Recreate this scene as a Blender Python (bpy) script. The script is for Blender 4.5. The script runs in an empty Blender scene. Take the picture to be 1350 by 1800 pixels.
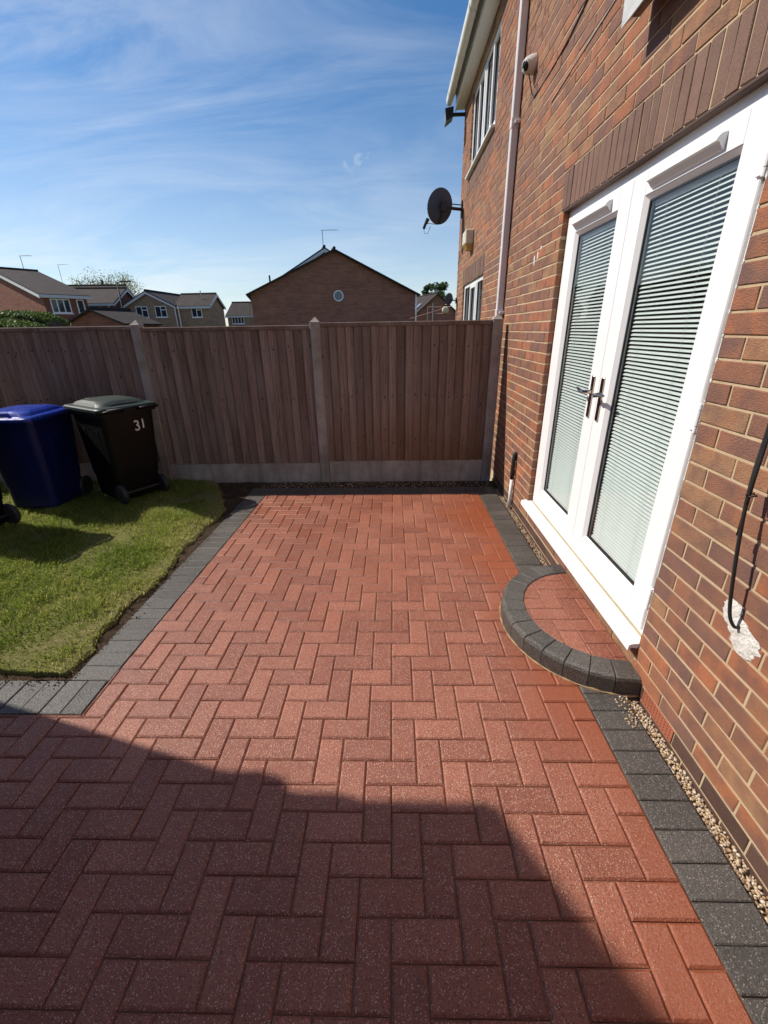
import bpy, math, random
import numpy as np
from mathutils import Vector, Matrix
random.seed(7); np.random.seed(7)
SC = bpy.context.scene
COL = SC.collection
PI = math.pi
# ------------------------------------------------------------------ camera, sky, sun, exposure
cd = bpy.data.cameras.new('camera'); cam = bpy.data.objects.new('camera', cd); COL.objects.link(cam)
RV = Vector((0.9996955, 0.0198528, -0.0146586)); UV = Vector((0.0057143, 0.3916276, 0.9201061)); FV = Vector((-0.0240074, 0.9199096, -0.3913949))
CAM = Vector((0, 0, 1.6254)); FPX = 756.244
mw = Matrix((RV, UV, -FV)).transposed().to_4x4(); mw.translation = CAM
cam.matrix_world = mw
cd.sensor_fit = 'HORIZONTAL'; cd.sensor_width = 36.0; cd.lens = 36.0 * FPX / 1350.0
cd.clip_start = 0.05; cd.clip_end = 3000
SC.camera = cam
SUN_TO = Vector((-1.0, 0.28, 1.0)).normalized()          # towards the sun
EL = math.asin(SUN_TO.z); AZ = math.atan2(SUN_TO.x, SUN_TO.y)
W = bpy.data.worlds.new('World'); SC.world = W; W.use_nodes = True
nt = W.node_tree; nt.nodes.clear()
def wn(t, **k):
    n = nt.nodes.new(t)
    for a, b in k.items(): setattr(n, a, b)
    return n
out = wn('ShaderNodeOutputWorld'); bg = wn('ShaderNodeBackground'); bg.inputs[1].default_value = 0.105
sky = wn('ShaderNodeTexSky', sky_type='NISHITA', sun_disc=False, sun_elevation=EL, sun_rotation=AZ, altitude=0, air_density=1.0, dust_density=0.35, ozone_density=3.5)
tc = wn('ShaderNodeTexCoord'); sep = wn('ShaderNodeSeparateXYZ'); nt.links.new(tc.outputs['Generated'], sep.inputs[0])
def wm(op, a, b=None):
    m = wn('ShaderNodeMath', operation=op)
    for i, v in enumerate((a, b)):
        if v is None: continue
        if hasattr(v, 'links'): nt.links.new(v, m.inputs[i])
        else: m.inputs[i].default_value = v
    return m.outputs[0]
zc = wm('ADD', wm('MAXIMUM', sep.outputs[2], 0.0), 0.22)
cmb = wn('ShaderNodeCombineXYZ'); nt.links.new(wm('DIVIDE', sep.outputs[0], zc), cmb.inputs[0]); nt.links.new(wm('DIVIDE', sep.outputs[1], zc), cmb.inputs[1])
mp = wn('ShaderNodeMapping'); mp.inputs['Rotation'].default_value = (0, 0, 0.7); mp.inputs['Scale'].default_value = (0.55, 1.7, 1); mp.inputs['Location'].default_value = (0.37, 0.9, 0)
nt.links.new(cmb.outputs[0], mp.inputs[0])
n1 = wn('ShaderNodeTexNoise'); n1.inputs['Scale'].default_value = 1.5; n1.inputs['Detail'].default_value = 9; n1.inputs['Roughness'].default_value = 0.62; n1.inputs['Distortion'].default_value = 0.9
nt.links.new(mp.outputs[0], n1.inputs['Vector'])
n2 = wn('ShaderNodeTexNoise'); n2.inputs['Scale'].default_value = 0.8; n2.inputs['Detail'].default_value = 3
nt.links.new(cmb.outputs[0], n2.inputs['Vector'])
mr = wn('ShaderNodeMapRange', clamp=True); mr.inputs[1].default_value = 0.42; mr.inputs[2].default_value = 0.74; nt.links.new(n1.outputs[0], mr.inputs[0])
mr2 = wn('ShaderNodeMapRange', clamp=True); mr2.inputs[1].default_value = 0.35; mr2.inputs[2].default_value = 0.65; nt.links.new(n2.outputs[0], mr2.inputs[0])
lf = wn('ShaderNodeMapRange', clamp=True); nt.links.new(sep.outputs[0], lf.inputs[0]); lf.inputs[1].default_value = 0.25; lf.inputs[2].default_value = -0.6; lf.inputs[3].default_value = 0.2; lf.inputs[4].default_value = 1.35
cl = wm('MULTIPLY', wm('MULTIPLY', mr.outputs[0], wm('ADD', wm('MULTIPLY', mr2.outputs[0], 0.75), 0.25)), wm('MULTIPLY', lf.outputs[0], 0.8))
pf = wn('ShaderNodeVectorMath', operation='DISTANCE'); nt.links.new(tc.outputs['Generated'], pf.inputs[0]); pf.inputs[1].default_value = (-0.0634, 0.9598, 0.2734)
pn = wn('ShaderNodeTexNoise'); pn.inputs['Scale'].default_value = 38; pn.inputs['Detail'].default_value = 6; pn.inputs['Distortion'].default_value = 1.2; nt.links.new(tc.outputs['Generated'], pn.inputs['Vector'])
pa = wn('ShaderNodeMapRange', clamp=True, interpolation_type='SMOOTHSTEP'); nt.links.new(wm('ADD', pf.outputs['Value'], wm('MULTIPLY', wm('SUBTRACT', pn.outputs[0], 0.5), 0.12)), pa.inputs[0]); pa.inputs[1].default_value = 0.022; pa.inputs[2].default_value = 0.0; pa.inputs[4].default_value = 0.24
cl = wm('MAXIMUM', cl, pa.outputs[0])
hz = wn('ShaderNodeMapRange', clamp=True, interpolation_type='SMOOTHSTEP'); nt.links.new(sep.outputs[2], hz.inputs[0]); hz.inputs[1].default_value = 0.42; hz.inputs[2].default_value = 0.02; hz.inputs[4].default_value = 0.3
cl = wm('MAXIMUM', cl, wm('ADD', hz.outputs[0], wm('MULTIPLY', cl, 0.7)))
hs = wn('ShaderNodeHueSaturation'); hs.inputs['Saturation'].default_value = 1.22; hs.inputs['Value'].default_value = 1.08; nt.links.new(sky.outputs[0], hs.inputs['Color'])
mix = wn('ShaderNodeMix', data_type='RGBA'); nt.links.new(cl, mix.inputs[0]); nt.links.new(hs.outputs[0], mix.inputs[6]); mix.inputs[7].default_value = (8.0, 8.4, 8.9, 1)
nt.links.new(mix.outputs[2], bg.inputs[0]); nt.links.new(bg.outputs[0], out.inputs[0])
sd = bpy.data.lights.new('sun', 'SUN'); sun = bpy.data.objects.new('sun', sd); COL.objects.link(sun)
sd.energy = 5.0; sd.angle = math.radians(0.53); sd.color = (1.0, 0.93, 0.83)
sun.rotation_euler = (-SUN_TO).to_track_quat('-Z', 'Y').to_euler()
vs = SC.view_settings; vs.view_transform = 'Standard'; vs.look = 'None'; vs.gamma = 1.0; vs.exposure = 0.13; vs.use_curve_mapping = False
SC.cycles.max_bounces = 8; SC.cycles.transparent_max_bounces = 12; SC.cycles.sample_clamp_indirect = 6

# ------------------------------------------------------------------ materials
class MT:
    def __init__(s, name):
        s.m = bpy.data.materials.new(name); s.m.use_nodes = True; s.t = s.m.node_tree; s.t.nodes.clear()
        s.o = s.t.nodes.new('ShaderNodeOutputMaterial'); s.b = s.t.nodes.new('ShaderNodeBsdfPrincipled'); s.link(s.b.outputs[0], s.o.inputs[0])
    def link(s, a, b): s.t.links.new(a, b)
    def put(s, sock, v):
        if v is None: return
        if hasattr(v, 'links'): s.link(v, sock)
        elif isinstance(v, (tuple, list)) and len(v) == 3 and sock.type == 'RGBA': sock.default_value = (*v, 1)
        else: sock.default_value = v
    def pos(s): return s.t.nodes.new('ShaderNodeNewGeometry').outputs['Position']
    def objco(s): return s.t.nodes.new('ShaderNodeTexCoord').outputs['Object']
    def mapping(s, v, scale=(1, 1, 1), rot=(0, 0, 0), loc=(0, 0, 0)):
        n = s.t.nodes.new('ShaderNodeMapping'); s.link(v, n.inputs[0]); n.inputs['Scale'].default_value = scale; n.inputs['Rotation'].default_value = rot
        s.put(n.inputs['Location'], loc); return n.outputs[0]
    def noise(s, v, scale, detail=3, rough=0.55, dist=0):
        n = s.t.nodes.new('ShaderNodeTexNoise'); s.link(v, n.inputs['Vector']); n.inputs['Scale'].default_value = scale; n.inputs['Detail'].default_value = detail
        n.inputs['Roughness'].default_value = rough; n.inputs['Distortion'].default_value = dist; return n.outputs[0]
    def voro(s, v, scale, feat='F1'):
        n = s.t.nodes.new('ShaderNodeTexVoronoi'); n.feature = feat; s.link(v, n.inputs['Vector']); n.inputs['Scale'].default_value = scale; return n.outputs
    def math(s, op, a, b=None, c=None):
        n = s.t.nodes.new('ShaderNodeMath'); n.operation = op
        for i, x in enumerate((a, b, c)): s.put(n.inputs[i], x)
        return n.outputs[0]
    def rng(s, v, a, b, c=0.0, d=1.0):
        n = s.t.nodes.new('ShaderNodeMapRange'); s.link(v, n.inputs[0])
        for i, x in enumerate((a, b, c, d)): n.inputs[i + 1].default_value = x
        return n.outputs[0]
    def ramp(s, v, stops, interp='LINEAR'):
        n = s.t.nodes.new('ShaderNodeValToRGB'); s.link(v, n.inputs[0]); r = n.color_ramp; r.interpolation = interp
        while len(r.elements) < len(stops): r.elements.new(0.5)
        for e, (p, c) in zip(r.elements, stops): e.position = p; e.color = (*c, 1)
        return n.outputs[0]
    def mix(s, f, a, b, mode='MIX'):
        n = s.t.nodes.new('ShaderNodeMix'); n.data_type = 'RGBA'; n.blend_type = mode
        s.put(n.inputs[0], f); s.put(n.inputs[6], a); s.put(n.inputs[7], b); return n.outputs[2]
    def attr(s, single):
        n = s.t.nodes.new('ShaderNodeAttribute'); n.attribute_type = 'OBJECT' if single else 'GEOMETRY'; n.attribute_name = 'tint'; return n.outputs['Fac']
    def bump(s, h, dist, strength=1.0):
        n = s.t.nodes.new('ShaderNodeBump'); s.link(h, n.inputs['Height']); n.inputs['Distance'].default_value = dist; n.inputs['Strength'].default_value = strength
        s.link(n.outputs[0], s.b.inputs['Normal']); return n
    def set(s, col=None, rough=None, metal=None, spec=None, coat=None):
        s.put(s.b.inputs['Base Color'], col); s.put(s.b.inputs['Roughness'], rough); s.put(s.b.inputs['Metallic'], metal)
        s.put(s.b.inputs['Specular IOR Level'], spec); s.put(s.b.inputs['Coat Weight'], coat); return s.m

def plain(name, col, rough=0.5, metal=0.0, spec=0.5, var=0.12, scale=9.0, bump=0.0, bscale=120):
    m = MT(name); p = m.objco(); f = m.noise(p, scale, 4)
    c = m.mix(m.rng(f, 0.3, 0.7), tuple(x * (1 - var) for x in col), tuple(min(1, x * (1 + var)) for x in col))
    r = m.rng(m.noise(p, scale * 2.3, 3), 0.3, 0.7, max(0.02, rough - 0.07), rough + 0.07)
    if bump: m.bump(m.noise(p, bscale, 3), bump)
    return m.set(c, r, metal, spec)

BR_STOPS = [(0.0, (0.27, 0.125, 0.077)), (0.14, (0.41, 0.155, 0.072)), (0.27, (0.3, 0.14, 0.09)), (0.40, (0.37, 0.19, 0.1)), (0.54, (0.235, 0.12, 0.088)), (0.66, (0.45, 0.165, 0.078)), (0.79, (0.31, 0.14, 0.08)), (0.91, (0.38, 0.21, 0.11))]
def brick_mat(name, single):
    m = MT(name); p = m.pos(); t = m.attr(single)
    base = m.ramp(t, BR_STOPS, 'CONSTANT')
    big = m.noise(p, 11, 3, 0.6); c = m.mix(m.rng(big, 0.38, 0.66, 0, 0.68), base, (0.165, 0.09, 0.076))
    c = m.mix(m.rng(m.noise(p, 7.3, 2), 0.5, 0.72, 0, 0.5), c, (0.42, 0.165, 0.075))
    st = m.mapping(p, (1, 75, 330), (0.75, 0, 0)); d = m.noise(st, 1.0, 3, 0.6)
    fine = m.noise(p, 240, 3, 0.65)
    c = m.mix(m.rng(d, 0.38, 0.62, 0.0, 0.42), c, m.mix(0.5, c, (0.05, 0.03, 0.025)))
    c = m.mix(m.rng(fine, 0.64, 0.72, 0, 0.55), c, (0.5, 0.36, 0.24))
    h = m.math('ADD', m.math('MULTIPLY', d, 1.0), m.math('MULTIPLY', fine, 0.5))
    m.bump(h, 0.0045)
    return m.set(c, m.rng(fine, 0.3, 0.7, 0.7, 0.92), 0, 0.35)
M_BRICK1 = brick_mat('brick_face_single', True); M_BRICKN = brick_mat('brick_face_bulk', False)
def dark_brick_mat(name, single, col=(0.12, 0.062, 0.045)):
    m = MT(name); p = m.pos(); t = m.attr(single)
    c = m.mix(t, tuple(x * 0.8 for x in col), tuple(x * 1.2 for x in col))
    pit = m.noise(m.mapping(p, (1, 190, 90), (0.5, 0, 0)), 1.0, 2); c = m.mix(m.rng(pit, 0.62, 0.7, 0, 0.75), c, (0.02, 0.012, 0.01))
    c = m.mix(m.rng(m.noise(p, 18, 3), 0.3, 0.7, 0, .35), c, tuple(x * 1.5 for x in col))
    m.bump(m.math('ADD', m.math('MULTIPLY', pit, -0.8), m.math('MULTIPLY', m.noise(p, 200, 2), .5)), 0.002)
    return m.set(c, 0.72, 0, 0.4)
M_LINTEL = dark_brick_mat('brown_lintel_brick', True, (0.16, 0.088, 0.062)); M_PLINTH = dark_brick_mat('dark_plinth_brick', True, (0.085, 0.045, 0.034))
def mortar_mat():
    m = MT('buff_mortar'); p = m.pos(); f = m.noise(p, 14, 4); g = m.noise(p, 420, 3)
    c = m.mix(m.rng(f, 0.3, 0.7), (0.45, 0.34, 0.21), (0.56, 0.44, 0.29)); c = m.mix(m.rng(g, 0.58, 0.7, 0, .5), c, (0.25, 0.18, 0.11))
    m.bump(g, 0.002); return m.set(c, 0.92, 0, 0.2)
M_MORTAR = mortar_mat()
def paver_mat(name, single, lo, hi, dark, damp=False):
    m = MT(name); p = m.pos(); t = m.attr(single)
    c = m.mix(t, lo, hi)
    c = m.mix(m.rng(m.noise(p, 3.2, 4, .6), 0.38, 0.66, 0, 0.45), c, dark)
    v = m.voro(p, 245); cell = m.t.nodes.new('ShaderNodeSeparateColor'); m.link(v['Color'], cell.inputs[0])
    fl = m.math('MULTIPLY', m.math('GREATER_THAN', cell.outputs[0], 0.8), m.math('LESS_THAN', v['Distance'], 0.0015 * 245))
    fl2 = m.math('MULTIPLY', m.math('GREATER_THAN', cell.outputs[1], 0.78), m.math('LESS_THAN', v['Distance'], 0.0017 * 245))
    v3 = m.voro(p, 95); cell3 = m.t.nodes.new('ShaderNodeSeparateColor'); m.link(v3['Color'], cell3.inputs[0])
    fl3 = m.math('MULTIPLY', m.math('GREATER_THAN', cell3.outputs[0], 0.9), m.math('LESS_THAN', v3['Distance'], 0.0021 * 95))
    g = m.noise(p, 190, 5, 0.75)
    c = m.mix(m.rng(m.noise(p, 26, 4, .7), .4, .7, 0, .4), c, hi); c = m.mix(m.rng(g, 0.42, 0.64, 0, 0.62), c, tuple(x * 0.45 for x in dark))
    c = m.mix(fl2, c, tuple(x * 0.25 for x in dark))
    c = m.mix(m.math('MULTIPLY', fl, 0.8), c, tuple(min(.72, x * 2.3 + (.2 if damp else .12)) for x in hi)); c = m.mix(m.math('MULTIPLY', fl3, 0.75), c, tuple(min(.6, x * 2.0 + (.1 if damp else .04)) for x in hi))
    m.bump(m.math('ADD', g, m.math('MULTIPLY', m.noise(p, 90, 2), 0.7)), 0.0036)
    r = m.rng(m.noise(p, 2.1, 3), 0.35, 0.7, 0.34, 0.58); r = m.math('SUBTRACT', r, m.math('MULTIPLY', fl, 0.12))
    if damp:                                  # damp, freshly sealed strip along the house
        sx = m.t.nodes.new('ShaderNodeSeparateXYZ'); m.link(p, sx.inputs[0])
        wet = m.math('ADD', m.rng(sx.outputs[0], 0.15, 0.95, -0.25, 0.75), m.math('MULTIPLY', m.math('SUBTRACT', m.noise(p, 1.5, 4, .6), 0.5), 1.6)); wet = m.rng(wet, 0.12, 0.62, 0, 0.95)
        c = m.mix(wet, c, m.mix(0.8, c, (0.29, 0.07, 0.024), 'MIX')); r = m.math('MULTIPLY_ADD', wet, m.math('SUBTRACT', 0.3, r), r)
    return m.set(c, r, 0, 0.65)
RED = ((0.25, 0.074, 0.04), (0.42, 0.145, 0.083), (0.235, 0.062, 0.032)); GREY = ((0.062, 0.053, 0.045), (0.115, 0.1, 0.086), (0.048, 0.042, 0.036))
M_RED1 = paver_mat('red_paver_single', True, *RED, damp=True); M_REDN = paver_mat('red_paver_bulk', False, *RED, damp=True)
M_REDS = paver_mat('step_paver', True, *RED); M_GREY1 = paver_mat('charcoal_paver', True, *GREY)
def sand_mat():
    m = MT('jointing_sand'); p = m.pos(); g = m.noise(p, 500, 3); f = m.noise(p, 5, 3)
    c = m.mix(m.rng(f, .35, .65), (0.1, 0.06, 0.042), (0.3, 0.18, 0.115)); c = m.mix(m.rng(g, .5, .7, 0, .6), c, (0.1, 0.06, 0.045)); m.bump(g, .002); return m.set(c, 0.9, 0, .2)
M_SAND = sand_mat()
def soil_mat():
    m = MT('dark_soil'); p = m.pos(); g = m.noise(p, 60, 6, .7); f = m.noise(p, 9, 3)
    c = m.mix(m.rng(g, .35, .65), (0.028, 0.018, 0.011), (0.1, 0.066, 0.04)); c = m.mix(m.rng(f, .45, .7, 0, .5), c, (0.13, 0.09, 0.05)); m.bump(g, .02); return m.set(c, 0.95, 0, .15)
M_SOIL = soil_mat()
def turf_mat():
    m = MT('turf_base'); p = m.pos(); g = m.noise(p, 45, 6, .7)
    c = m.mix(m.rng(g, .35, .65), (0.06, 0.055, 0.02), (0.14, 0.14, 0.045)); m.bump(g, .015); return m.set(c, 0.95, 0, .1)
M_TURF = turf_mat()
def lawn_mat():
    m = MT('lawn_thatch'); p = m.pos(); g = m.noise(p, 70, 6, .75); f = m.noise(p, 3.5, 3)
    c = m.mix(m.rng(g, .35, .65), (0.1, 0.095, 0.03), (0.25, 0.24, 0.085)); c = m.mix(m.rng(f, .5, .7, 0, .5), c, (0.24, 0.19, 0.1)); m.bump(g, .012); return m.set(c, 0.95, 0, .1)
M_LAWN = lawn_mat()
def grass_mat():
    m = MT('grass_blade'); t = m.attr(False)
    c = m.ramp(t, [(0, (0.11, 0.17, 0.022)), (0.3, (0.22, 0.3, 0.042)), (0.55, (0.36, 0.4, 0.08)), (0.78, (0.5, 0.45, 0.16)), (1, (0.62, 0.52, 0.3))])
    m.set(c, 0.55, 0, 0.35); tr = m.t.nodes.new('ShaderNodeBsdfTranslucent'); m.put(tr.inputs[0], c); mx = m.t.nodes.new('ShaderNodeMixShader'); mx.inputs[0].default_value = 0.5
    m.link(m.b.outputs[0], mx.inputs[1]); m.link(tr.outputs[0], mx.inputs[2]); m.link(mx.outputs[0], m.o.inputs[0]); return m.m
M_GRASS = grass_mat()
def leaf_mat(name, a, b):
    m = MT(name); t = m.attr(False); c = m.mix(t, a, b); m.set(c, 0.5, 0, 0.35); tr = m.t.nodes.new('ShaderNodeBsdfTranslucent'); m.put(tr.inputs[0], c); mx = m.t.nodes.new('ShaderNodeMixShader'); mx.inputs[0].default_value = 0.3
    m.link(m.b.outputs[0], mx.inputs[1]); m.link(tr.outputs[0], mx.inputs[2]); m.link(mx.outputs[0], m.o.inputs[0]); return m.m
M_LEAF = leaf_mat('tree_leaf', (0.03, 0.06, 0.015), (0.1, 0.14, 0.035)); M_LEAFP = leaf_mat('pale_spring_leaf', (0.16, 0.17, 0.06), (0.3, 0.3, 0.12)); M_HEDGE = leaf_mat('hedge_leaf', (0.04, 0.075, 0.014), (0.16, 0.22, 0.05))
def gravel_mat():
    m = MT('pea_gravel'); t = m.attr(False)
    c = m.ramp(t, [(0, (0.2, 0.12, 0.06)), (0.25, (0.42, 0.28, 0.15)), (0.5, (0.55, 0.43, 0.29)), (0.7, (0.3, 0.21, 0.14)), (0.85, (0.62, 0.55, 0.45)), (1, (0.36, 0.2, 0.08))]); return m.set(c, 0.55, 0, .4)
M_GRAVEL = gravel_mat()
def wood_mat():
    m = MT('weathered_fence_board'); p = m.objco(); t = m.attr(True)
    off = m.t.nodes.new('ShaderNodeCombineXYZ'); m.link(m.math('MULTIPLY', t, 37.0), off.inputs[0]); m.link(m.math('MULTIPLY', t, 11.0), off.inputs[2])
    n = m.t.nodes.new('ShaderNodeVectorMath'); n.operation = 'ADD'; m.link(p, n.inputs[0]); m.link(off.outputs[0], n.inputs[1]); q = n.outputs[0]
    g = m.noise(m.mapping(q, (62, 62, 2.2)), 1.0, 6, .72, .8); f = m.noise(m.mapping(q, (6, 6, 1.2)), 1.0, 3)
    c = m.mix(t, (0.17, 0.122, 0.1), (0.37, 0.275, 0.232)); c = m.mix(m.rng(g, .36, .62, 0, .75), c, (0.1, 0.064, 0.05)); c = m.mix(m.rng(f, .42, .7, 0, .5), c, (0.3, 0.25, 0.225))
    sepz = m.t.nodes.new('ShaderNodeSeparateXYZ'); m.link(q, sepz.inputs[0]); sp = m.t.nodes.new('ShaderNodeSeparateXYZ'); m.link(m.pos(), sp.inputs[0])
    damp = m.math('MULTIPLY', m.rng(m.math('ADD', sp.outputs[2], m.math('MULTIPLY', m.noise(m.pos(), 1.6, 3), .9)), 0.75, 1.3, 1, 0), m.rng(sp.outputs[0], -0.9, 0.2, 0.15, 0.8))
    c = m.mix(m.math('MULTIPLY', damp, .7), c, (0.2, 0.095, 0.035))
    kn = m.voro(m.mapping(q, (13, 13, 5.5)), 1.0); kd = m.math('LESS_THAN', kn['Distance'], 0.085); c = m.mix(m.math('MULTIPLY', kd, .85), c, (0.03, 0.016, 0.012))
    m.bump(g, .0025); return m.set(c, 0.85, 0, .25)
M_WOOD = wood_mat()
def conc_mat(name, a, b):
    m = MT(name); p = m.objco(); g = m.noise(p, 160, 4, .7); f = m.noise(p, 5, 4, .6)
    c = m.mix(m.rng(f, .35, .65), a, b); c = m.mix(m.rng(g, .55, .68, 0, .6), c, tuple(x * .5 for x in a)); c = m.mix(m.rng(m.noise(p, 300, 2), .62, .7, 0, .5), c, (0.55, 0.5, 0.45)); c = m.mix(m.rng(m.noise(m.mapping(p, (9, 9, 1.1)), 1.0, 5, .7), .45, .68, 0, .55), c, (0.13, 0.115, 0.085)); m.bump(g, .003); return m.set(c, .9, 0, .2)
M_CONC = conc_mat('aged_concrete', (0.27, 0.24, 0.215), (0.42, 0.385, 0.35)); M_GBOARD = conc_mat('gravel_board_concrete', (0.33, 0.285, 0.25), (0.47, 0.42, 0.375))
M_UPVC = MT('white_upvc').set((0.83, 0.83, 0.83), 0.3, 0, 0.5); M_SEAL = plain('white_sealant', (0.8, 0.79, 0.76), 0.6, var=.06, bump=.004, bscale=60)
M_PIPEW = plain('greyed_white_pipe', (0.66, 0.63, 0.64), 0.4, var=.05); M_GUT = plain('gutter_plastic', (0.72, 0.7, 0.64), 0.4, var=.06)
M_BLACK = plain('black_rubber', (0.018, 0.018, 0.018), 0.5); M_GASK = plain('black_gasket', (0.02, 0.02, 0.024), 0.45)
M_CHROME = plain('bronze_chrome', (0.42, 0.36, 0.32), 0.14, 1.0, var=.15); M_GREYP = plain('light_grey_plastic', (0.55, 0.55, 0.53), .45); M_CAMW = plain('camera_housing', (0.62, 0.58, 0.52), .4); M_LENS = plain('camera_lens', (0.008, 0.008, 0.01), .08)
M_SLAT = plain('pale_green_blind_slat', (0.6, 0.66, 0.64), .45, var=.02); M_CORD = plain('blind_cord', (0.5, 0.52, 0.52), .7)
M_ROOM = plain('dim_interior', (0.26, 0.29, 0.32), .9); M_FILL = plain('white_filler', (0.64, 0.62, 0.58), .95, var=.22, scale=60, bump=.006, bscale=110)
M_DISH = plain('dark_grey_dish', (0.07, 0.09, 0.14), .7, spec=.15); M_STEEL = plain('dark_bracket', (0.03, 0.03, 0.035), .45, .3)
M_ALARMW = plain('yellowed_plastic', (0.6, 0.55, 0.44), .5); M_ALARMO = plain('amber_plastic', (0.55, 0.33, 0.1), .4)
M_BLUEB = plain('blue_bin_plastic', (0.004, 0.008, 0.075), .4, spec=.3, var=.15, bump=.0006, bscale=300); M_BLUEL = plain('skylit_blue_lid_plastic', (0.012, 0.04, 0.32), .3, var=.15)  # lid blue lightened to carry the sky's reflection in its colour
M_BLKB = plain('black_bin_plastic', (0.004, 0.0042, 0.0042), .45, spec=.22, var=.25, bump=.0006, bscale=300); M_GRNL = plain('dull_green_lid_plastic', (0.022, 0.035, 0.029), .5, spec=.35, var=.3)
M_PAINT = plain('white_hand_paint', (0.75, 0.72, 0.66), .8); M_TYRE = plain('bin_tyre', (0.025, 0.025, 0.026), .55); M_AIRB = plain('terracotta_air_brick', (0.32, 0.1, 0.055), .7, var=.15, bump=.001, bscale=200)
M_HOLE = plain('painted_hole_shade', (0.01, 0.008, 0.007), .9); M_BROWNT = plain('brown_lintel_edge', (0.075, 0.04, 0.028), .7); M_ALU = plain('aluminium', (0.22, 0.22, 0.23), .6, .0); M_POST = plain('lamp_column', (0.025, 0.028, 0.03), .7)
M_BARK = plain('bark', (0.08, 0.06, 0.045), .9, bump=.01, bscale=20); M_BAG = plain('cream_bag', (0.6, 0.55, 0.42), .8); M_ROPE = plain('washing_line', (0.45, 0.25, 0.2), .7)
M_BARGE = plain('grey_white_fascia', (0.62, 0.62, 0.62), .5, var=.05)
def glass_mat():
    m = MT('window_glass'); tr = m.t.nodes.new('ShaderNodeBsdfTransparent'); tr.inputs[0].default_value = (0.93, 0.95, 0.945, 1); gl = m.t.nodes.new('ShaderNodeBsdfGlossy'); gl.inputs['Roughness'].default_value = 0.0
    ge = m.t.nodes.new('ShaderNodeNewGeometry'); dt = m.t.nodes.new('ShaderNodeVectorMath'); dt.operation = 'DOT_PRODUCT'; m.link(ge.outputs['Normal'], dt.inputs[0]); m.link(ge.outputs['Incoming'], dt.inputs[1])
    fz = m.math('MULTIPLY_ADD', m.math('POWER', m.math('SUBTRACT', 1.0, m.math('ABSOLUTE', dt.outputs['Value'])), 5.0), 0.85, 0.095); mx = m.t.nodes.new('ShaderNodeMixShader'); m.link(fz, mx.inputs[0]); m.link(tr.outputs[0], mx.inputs[1]); m.link(gl.outputs[0], mx.inputs[2]); m.link(mx.outputs[0], m.o.inputs[0]); return m.m
M_GLASS = glass_mat(); M_PANE = plain('dark_window_pane', (0.03, 0.04, 0.05), .06, var=.2); M_NET = plain('grey_blind_behind_pane', (0.2, 0.23, 0.25), .2)
def far_brick(name, a, b, mortar):
    m = MT(name); p = m.objco(); mp = m.t.nodes.new('ShaderNodeTexBrick'); 
    # planks of brick rows laid on both vertical faces: u = x + y, v = z
    s = m.t.nodes.new('ShaderNodeSeparateXYZ'); m.link(p, s.inputs[0]); c = m.t.nodes.new('ShaderNodeCombineXYZ'); m.link(m.math('ADD', s.outputs[0], s.outputs[1]), c.inputs[0]); m.link(s.outputs[2], c.inputs[1])
    m.link(c.outputs[0], mp.inputs['Vector']); mp.inputs['Scale'].default_value = 1.0; mp.inputs['Brick Width'].default_value = .225; mp.inputs['Row Height'].default_value = .075; mp.inputs['Mortar Size'].default_value = .008
    m.put(mp.inputs['Color1'], a); m.put(mp.inputs['Color2'], b); m.put(mp.inputs['Mortar'], mortar)
    col = m.mix(m.rng(m.noise(p, 1.3, 4, .65), .35, .7, 0, .4), mp.outputs[0], tuple(x * .55 for x in a)); col = m.mix(m.rng(m.noise(m.mapping(p, (1.3, 1.3, 7)), 1.0, 5, .75), .42, .64, 0, .6), col, tuple(min(1, x * 1.5) for x in b)); return m.set(col, .9, 0, .2)
M_FRED = far_brick('far_red_brick', (0.17, 0.062, 0.042), (0.23, 0.088, 0.058), (0.22, 0.14, 0.1)); M_FBUFF = far_brick('far_buff_brick', (0.27, 0.17, 0.11), (0.34, 0.23, 0.15), (0.33, 0.25, 0.18)); M_FDARK = far_brick('far_brown_brick', (0.22, 0.09, 0.065), (0.29, 0.125, 0.085), (0.28, 0.18, 0.14))
def roof_mat(name, a, b):
    m = MT(name); p = m.objco(); s = m.t.nodes.new('ShaderNodeSeparateXYZ'); m.link(p, s.inputs[0])
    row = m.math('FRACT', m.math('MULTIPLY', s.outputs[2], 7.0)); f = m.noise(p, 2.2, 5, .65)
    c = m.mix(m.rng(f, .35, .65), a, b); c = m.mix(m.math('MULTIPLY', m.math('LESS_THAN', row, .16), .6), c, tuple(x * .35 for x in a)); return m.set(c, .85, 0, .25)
M_ROOF = roof_mat('brown_roof_tile', (0.034, 0.025, 0.022), (0.058, 0.043, 0.037)); M_ROOFD = roof_mat('dark_roof_tile', (0.03, 0.027, 0.027), (0.055, 0.048, 0.046))

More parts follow.
